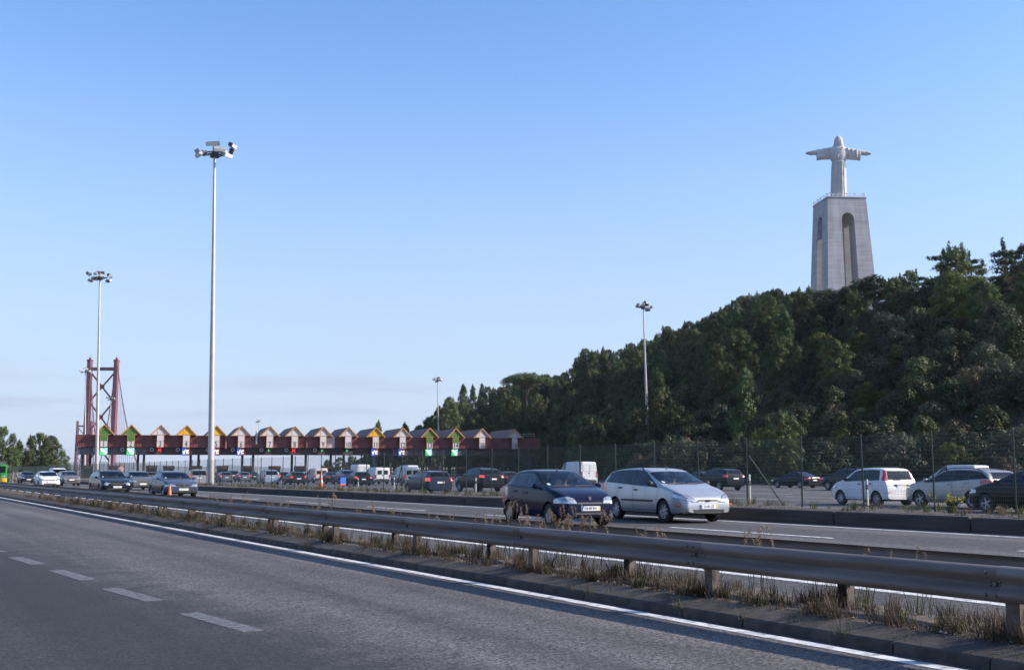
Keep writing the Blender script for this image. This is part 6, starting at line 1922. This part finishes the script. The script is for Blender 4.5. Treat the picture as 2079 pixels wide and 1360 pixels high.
# ------------------------------------------------------------------ drivers
def driver_proto():
    me = bpy.data.meshes.new('driver')
    J = [(0, 0, .05), (-.06, 0, .28), (-.10, 0, .48), (-.09, 0, .58), (-.07, 0, .66), (-.055, 0, .74), (-.05, 0, .83)]
    E = [(i, i + 1) for i in range(6)]; Rr = [.15, .15, .14, .06, .062, .098, .075]
    for sg in (1, -1):
        k = len(J)
        J += [(-.09, sg * .17, .48), (.06, sg * .23, .27), (.30, sg * .17, .36), (.37, sg * .155, .40)]; Rr += [.062, .05, .038, .042]
        E += [(2, k), (k, k + 1), (k + 1, k + 2), (k + 2, k + 3)]
        k = len(J); J += [(.20, sg * .12, .05), (.50, sg * .13, .12), (.66, sg * .12, -.2)]; Rr += [.09, .075, .05]
        E += [(0, k), (k, k + 1), (k + 1, k + 2)]
    me.from_pydata(J, E, []); me.update()
    o = bpy.data.objects.new('driver', me); COL.objects.link(o)
    o.modifiers.new('skin', 'SKIN'); o.modifiers.new('sub', 'SUBSURF').levels = 2
    for v, rr_ in zip(me.skin_vertices[0].data, Rr): v.radius = (rr_, rr_ * (1.0 if rr_ > .13 else 1))
    me.skin_vertices[0].data[0].use_root = True
    bpy.context.view_layer.update()
    m2 = bpy.data.meshes.new_from_object(o.evaluated_get(bpy.context.evaluated_depsgraph_get()))
    bpy.data.objects.remove(o)
    m2.materials.clear()
    m2.materials.append(mat('jacket', (0.05, 0.055, 0.075), .85)); m2.materials.append(mat('skin', (0.42, 0.24, 0.17), .55))
    for p in m2.polygons:
        p.use_smooth = True
        c = p.center
        if c.z > .565 or c.x > .325 and c.z > .3: p.material_index = 1
    b = MB(); b.smooth = True
    rows = []
    for k in range(7):
        a = k / 6 * math.pi * .62
        rows.append([(-.065 + .118 * math.sin(a) * math.cos(q) - .015, .108 * math.sin(a) * math.sin(q), .755 + .125 * math.cos(a)) for q in [2 * math.pi * j / 14 for j in range(14)]])
    b.grid(rows, close=True)
    hair = b.mesh('hair'); hair.materials.append(mat('hair', (0.03, 0.02, 0.014), .8))
    return m2, hair
DRV = driver_proto()

# ------------------------------------------------------------------ placing them
HEAD_US, AWAY = THETA - math.pi / 2, THETA + math.pi / 2 - R(6)
def put_car(key, u, Y, heading, label, cat='car', name='car', z=None, col=None, brake=False, group='vehicles on the motorway', driver=False, metal=.3, dz=0):
    root = CARS[key]
    r = root if not root['used'] else copy_tree(root)
    root['used'] = 1
    r.name = name
    if 'used' in r and r is not root: del r['used']
    z = .32 if z is None else z
    r.location = (XU(u, Y), Y, z + .004 + dz); r.rotation_euler = (0, 0, heading)
    tag(r, label, cat, group)
    old = next(k.data.materials[0] for k in r.children if k.name.split('.')[0] == 'body')
    pm = paint(label.split(' ')[0] + '_paint', col, .16, metal) if col is not None else None
    for k in [k for k in r.children] + [g for k in r.children for g in k.children]:
        if k.type != 'MESH': continue
        tl = k.name.split('.')[0] == 'taillight'
        for i, sl in enumerate(k.material_slots):
            base = k.data.materials[i]
            new = pm if (pm and base == old) else V_['brake'] if (tl and brake) else None
            if new: sl.link = 'OBJECT'; sl.material = new
            elif sl.link == 'OBJECT': sl.link = 'DATA'
    if driver:
        cowl, hs, Wd = driver[:3]
        T = Matrix.Translation(r.location) @ Matrix.Rotation(heading, 4, 'Z')
        p = T @ Vector((cowl - 1.14, Wd * .22, hs))
        d = mesh_obj('person', DRV[0], None, p, heading); mesh_obj('hair', DRV[1], d)
        tag(d, 'person in a dark jacket driving the ' + driver[3], 'person', 'drivers')
    return r
def lane(a, Y): return (a * FH / (CT * Y)) - 279     # column where lane offset a is seen at distance Y
g1 = 'cars coming from the toll on the opposite road'
put_car('clio', 1130, 28.6, HEAD_US - R(7), 'dark blue hatchback nearest the guardrail, number plate twenty-eight eighty', group=g1, driver=(.93, .42, 1.64, 'dark blue hatchback'))
put_car('focus', 1347, 31.0, HEAD_US - R(7), 'silver estate car with roof rails beside the dark blue hatchback', group=g1, driver=(1.12, .46, 1.70, 'silver estate'))
put_car('sedan', 352, 60, HEAD_US, 'slate blue saloon with upright grille behind the orange cone', group=g1, driver=(1.02, .42, 1.77, 'slate blue saloon'))
put_car('estate', 224, 69, HEAD_US, 'black estate with twin round headlights in front of the toll canopy', group=g1, driver=(1.10, .44, 1.82, 'black estate'))
put_car('hatch', 279, 84, HEAD_US, 'grey hatchback half hidden behind the black estate', group=g1, col=(.10, .105, .115))
put_car('hatch', 96, 98, HEAD_US, 'white hatchback with black roof pillars among the oncoming cars at left', group=g1)
put_car('wagon', 139, 112, HEAD_US, 'grey estate beside the white hatchback at left', group=g1, col=(.11, .105, .105))
put_car('hatch', 55, 138, HEAD_US, 'small black car left of the white hatchback', group=g1, col=(.015, .015, .018))
put_car('van_mid', 118, 150, HEAD_US, 'white van roof showing between the white hatchback and the grey estate', 'van', 'van', group=g1)
g2 = 'vehicles queuing for the toll'
Z2 = .30
put_car('panda', 1770, 46, AWAY - R(4), 'bright white small hatchback seen from behind through the fence', group=g2, z=Z2)
put_car('wagon', 1952, 42.0, AWAY - R(2), 'champagne silver estate right of the white hatchback', group=g2, z=Z2)
put_car('hatch', 2098, 36.5, AWAY, 'black hatchback cut by the right edge of the picture', group=g2, z=Z2, col=(.012, .012, .014))
put_car('van_mid', 1945, 88, AWAY, 'white van whose roof shows above the champagne silver estate', 'van', 'van', group=g2, z=Z2)
put_car('sedan', 1614, 98, AWAY + R(6), 'dark saloon alone on the open lanes right of the braced fence post', group=g2, z=Z2, col=(.02, .022, .03))
put_car('suv', 1722, 84, AWAY, 'dark car mostly hidden behind the white hatchback', group=g2, z=Z2, col=(.03, .035, .045))
put_car('suv', 1458, 84, AWAY, 'black off-roader right of the silver estate car', group=g2, z=Z2, col=(.011, .011, .013))
put_car('hatch', 1420, 112, AWAY, 'small dark car just left of the black off-roader', group=g2, z=Z2, col=(.05, .05, .055))
put_car('van_tall', 1170, 112, AWAY, 'tall white panel van seen from behind above the dark blue hatchback', 'van', 'van', group=g2, z=Z2)
put_car('suv', 972, 78, AWAY + R(4), 'black off-roader with lit tail lamps left of the dark blue hatchback', group=g2, z=Z2, col=(.010, .010, .012), brake=True)
put_car('estate', 868, 72, AWAY, 'dark blue estate with lit tail lamps behind the fence', group=g2, z=Z2, col=(.02, .028, .05), brake=True)
put_car('hatch', 1026, 118, AWAY, 'dark car half hidden between the black off-roader and the dark blue hatchback', group=g2, z=Z2, col=(.02, .02, .025))
put_car('van_mid', 764, 128, AWAY, 'white van with dark rear windows below toll gable eleven', 'van', 'van', group=g2, z=Z2)
put_car('van_tall', 727, 150, AWAY, 'tall white van left of the one with dark rear windows', 'van', 'van', group=g2, z=Z2)
put_car('hatch', 727, 112, AWAY, 'black hatchback with lit tail lamps in front of the tall white van', group=g2, z=Z2, col=(.012, .012, .015), brake=True)
put_car('minivan', 544, 124, AWAY, 'blue-silver people carrier below toll gable seven', group=g2, z=Z2)
put_car('hatch', 598, 122, AWAY, 'dark hatchback with lit tail lamps below toll gable eight', group=g2, z=Z2, col=(.02, .022, .03), brake=True)
put_car('hatch', 621, 150, AWAY, 'small light car behind the dark hatchback below gable eight', group=g2, z=Z2, col=(.35, .36, .38))
put_car('van_mid', 643, 146, AWAY, 'pale pinkish van below toll gable nine', 'van', 'van', group=g2, z=Z2, col=(.55, .45, .43), metal=0)
put_car('sedan', 669, 134, AWAY, 'dark saloon below toll gables nine and ten', group=g2, z=Z2, col=(.02, .022, .028))
put_car('suv', 698, 128, AWAY, 'blue car left of the black hatchback below gable ten', group=g2, z=Z2, col=(.02, .05, .16))
put_car('van_mid', 822, 118, AWAY, 'grey-blue delivery van below toll gable twelve', 'van', 'van', group=g2, z=Z2, col=(.20, .24, .30))
put_car('van_tall', 826, 165, AWAY, 'white high-roofed van far behind the grey-blue delivery van', 'van', 'van', group=g2, z=Z2)
for i, (u, Y, key, c, lab, bk) in enumerate(((455, 150, 'hatch', (.10, .11, .14), 'grey car below toll gable five, right of the tall mast', True), (470, 175, 'suv', (.02, .02, .025), 'dark car far back below toll gable five', True),
    (492, 160, 'hatch', (.12, .13, .16), 'light grey car below toll gable six', True), (512, 190, 'sedan', (.03, .03, .04), 'dark saloon far back below toll gable six', True), (573, 175, 'hatch', (.03, .03, .05), 'dark car far back right of the people carrier', True),
    (398, 108, 'minivan', (.34, .32, .32), 'silver people carrier left of the tall mast foot', True), (330, 165, 'suv', (.03, .035, .04), 'dark car below toll gable three', False), (305, 150, 'hatch', (.09, .09, .10), 'grey car below toll gable two', False), (430, 190, 'hatch', (.2, .05, .05), 'dull red car far back behind the tall mast foot', True))):
    put_car(key, u, Y, AWAY, lab, group=g2, z=Z2, col=c, brake=bk)

# ------------------------------------------------------------------ green truck at the left edge
tr = empty('truck', (XU(-17, 100), 100, .32), HEAD_US); tag(tr, 'bright green truck cab cut by the left edge of the picture', 'truck', g1)
gp = paint('truck_green', (0.02, 0.20, 0.035), .4, 0)
b = MB(); b.bbox(.2, 2.0, -1.1, 1.1, .55, 2.05, .12); b.build('cab', gp, tr)
b = MB(); b.bbox(1.985, 2.012, -.95, .95, 1.32, 1.9, .01); b.build('windshield', V_['glass_dark'], tr)
b = MB(); b.bbox(1.9, 2.14, -1.1, 1.1, .45, .82, .05); b.build('bumper', mat('truck_yellow', (.65, .38, .02), .5), tr)
b = MB(); b.box(.7, 1.6, 1.095, 1.112, 1.3, 1.88); b.box(.7, 1.6, -1.112, -1.095, 1.3, 1.88); b.build('window', V_['glass_dark'], tr)
for sg in (1, -1):
    b = MB(); b.bbox(2.0, 2.03, sg * .8 - .16, sg * .8 + .16, .9, 1.08, .01); b.build('headlight', V_['lamp'], tr)
    b = MB(); b.bbox(1.75, 1.85, sg * 1.28 - .08, sg * 1.28 + .08, 1.4, 1.8, .02); b.tube((1.8, sg * 1.05, 1.75), (1.8, sg * 1.25, 1.7), .02, None, 5); b.build('mirror', V_['black'], tr)
b = MB(); b.bbox(-3.6, .12, -1.15, 1.15, .9, 2.3, .04); b.build('tipper_body', mat('tipper_grey', (.06, .065, .075), .7, var=.3), tr)
b = MB(); b.box(-3.6, .2, -.45, .45, .55, .88); b.build('chassis', V_['under'], tr)
for x in (1.25, -2.4):
    for sg in (1, -1): add_wheel(tr, x, sg * .98, .48, 6)

# ------------------------------------------------------------------ cones and other loose things
def cone(u, v, z, H, lab, stripe=False):
    p = G(u, v, z); r = empty('traffic_cone', p, THETA); tag(r, lab, 'traffic cone')
    b = MB(); b.bbox(-.2 * H, .2 * H, -.2 * H, .2 * H, 0, .04 * H, .006); b.build('base', V_['black'] if not stripe else M['cone'], r)
    b = MB(); b.smooth = True; b.lathe([(.165 * H, .04 * H), (.05 * H, .97 * H), (.03 * H, H), (.001, H)], 18); b.build('cone_body', M['cone'], r)
    if stripe:
        for z0, z1 in ((.35, .52), (.66, .80)):
            b = MB(); b.smooth = True; f = lambda q: (.165 - .124 * (q - .04)) * H + .004
            b.lathe([(f(z0), z0 * H), (f(z1), z1 * H)], 18); b.build('white_band', M['p_white'], r)
tz = .33
Yc = 53.0
cp = Vector((XU(346, Yc), Yc, .32))
r = empty('traffic_cone', cp, THETA); tag(r, 'small orange traffic cone in front of the slate blue saloon', 'traffic cone')
b = MB(); b.bbox(-.17, .17, -.17, .17, 0, .03, .006); b.build('base', M['cone'], r)
b = MB(); b.smooth = True; b.lathe([(.13, .03), (.045, .66), (.025, .70), (.001, .70)], 18); b.build('cone_body', M['cone'], r)
cone(651, 992, .66, 1.05, 'orange and white banded cone on the verge below toll gable nine', True)
cone(408, 985, .30, .7, 'orange cone at the foot of the tallest mast', True)
p = G(696, 990, .64)
r = empty('barrier_panel', p, THETA + .4); tag(r, 'small blue panel standing on the verge below toll gable ten', 'panel')
b = MB(); b.bbox(-.26, .26, -.03, .03, .28, .68, .01); b.build('panel_face', M['tarp_blue'], r)
for sx in (-.24, .2):
    b = MB(); b.box(sx, sx + .04, -.02, .02, 0, .3); b.build('leg', M['cone'], r)
b = MB(); b.bbox(-.2, .2, -.035, .035, .2, .275, .005); b.build('rail', M['cone'], r)
# round road sign on a pole at the left
p = Vector((XU(246, 128), 128, .32)); r = empty('road_sign', p, RA); tag(r, 'small round white road sign above the grey hatchback', 'road sign')
b = MB(); b.tube((0, 0, 0), (0, 0, 2.0), .035, None, 8); b.build('pole', M['mast'], r)
b = MB(); b.tube((0, -.06, 1.75), (0, -.04, 1.75), .42, None, 20); b.build('sign_plate', V_['tail'], r)
b = MB(); b.tube((0, -.066, 1.75), (0, -.061, 1.75), .32, None, 20); b.build('sign_face', M['p_white'], r)

# ================================================================== AIR
b = MB(); b.box(-9100, 9100, -700, 14100, -2.3, 150)
hz = bpy.data.materials.new('haze_air'); hz.use_nodes = True
hn = hz.node_tree; hn.nodes.remove(hn.nodes['Principled BSDF'])
pv = hn.nodes.new('ShaderNodeVolumePrincipled')
pv.inputs['Color'].default_value = (0.86, 0.9, 1.0, 1)
pv.inputs['Density'].default_value = 0.000045
pv.inputs['Anisotropy'].default_value = 0.15
hn.links.new(pv.outputs['Volume'], hn.nodes['Material Output'].inputs['Volume'])
tag(b.build('haze', hz), 'thin pale haze in the air over the whole place', 'haze', kind='stuff')
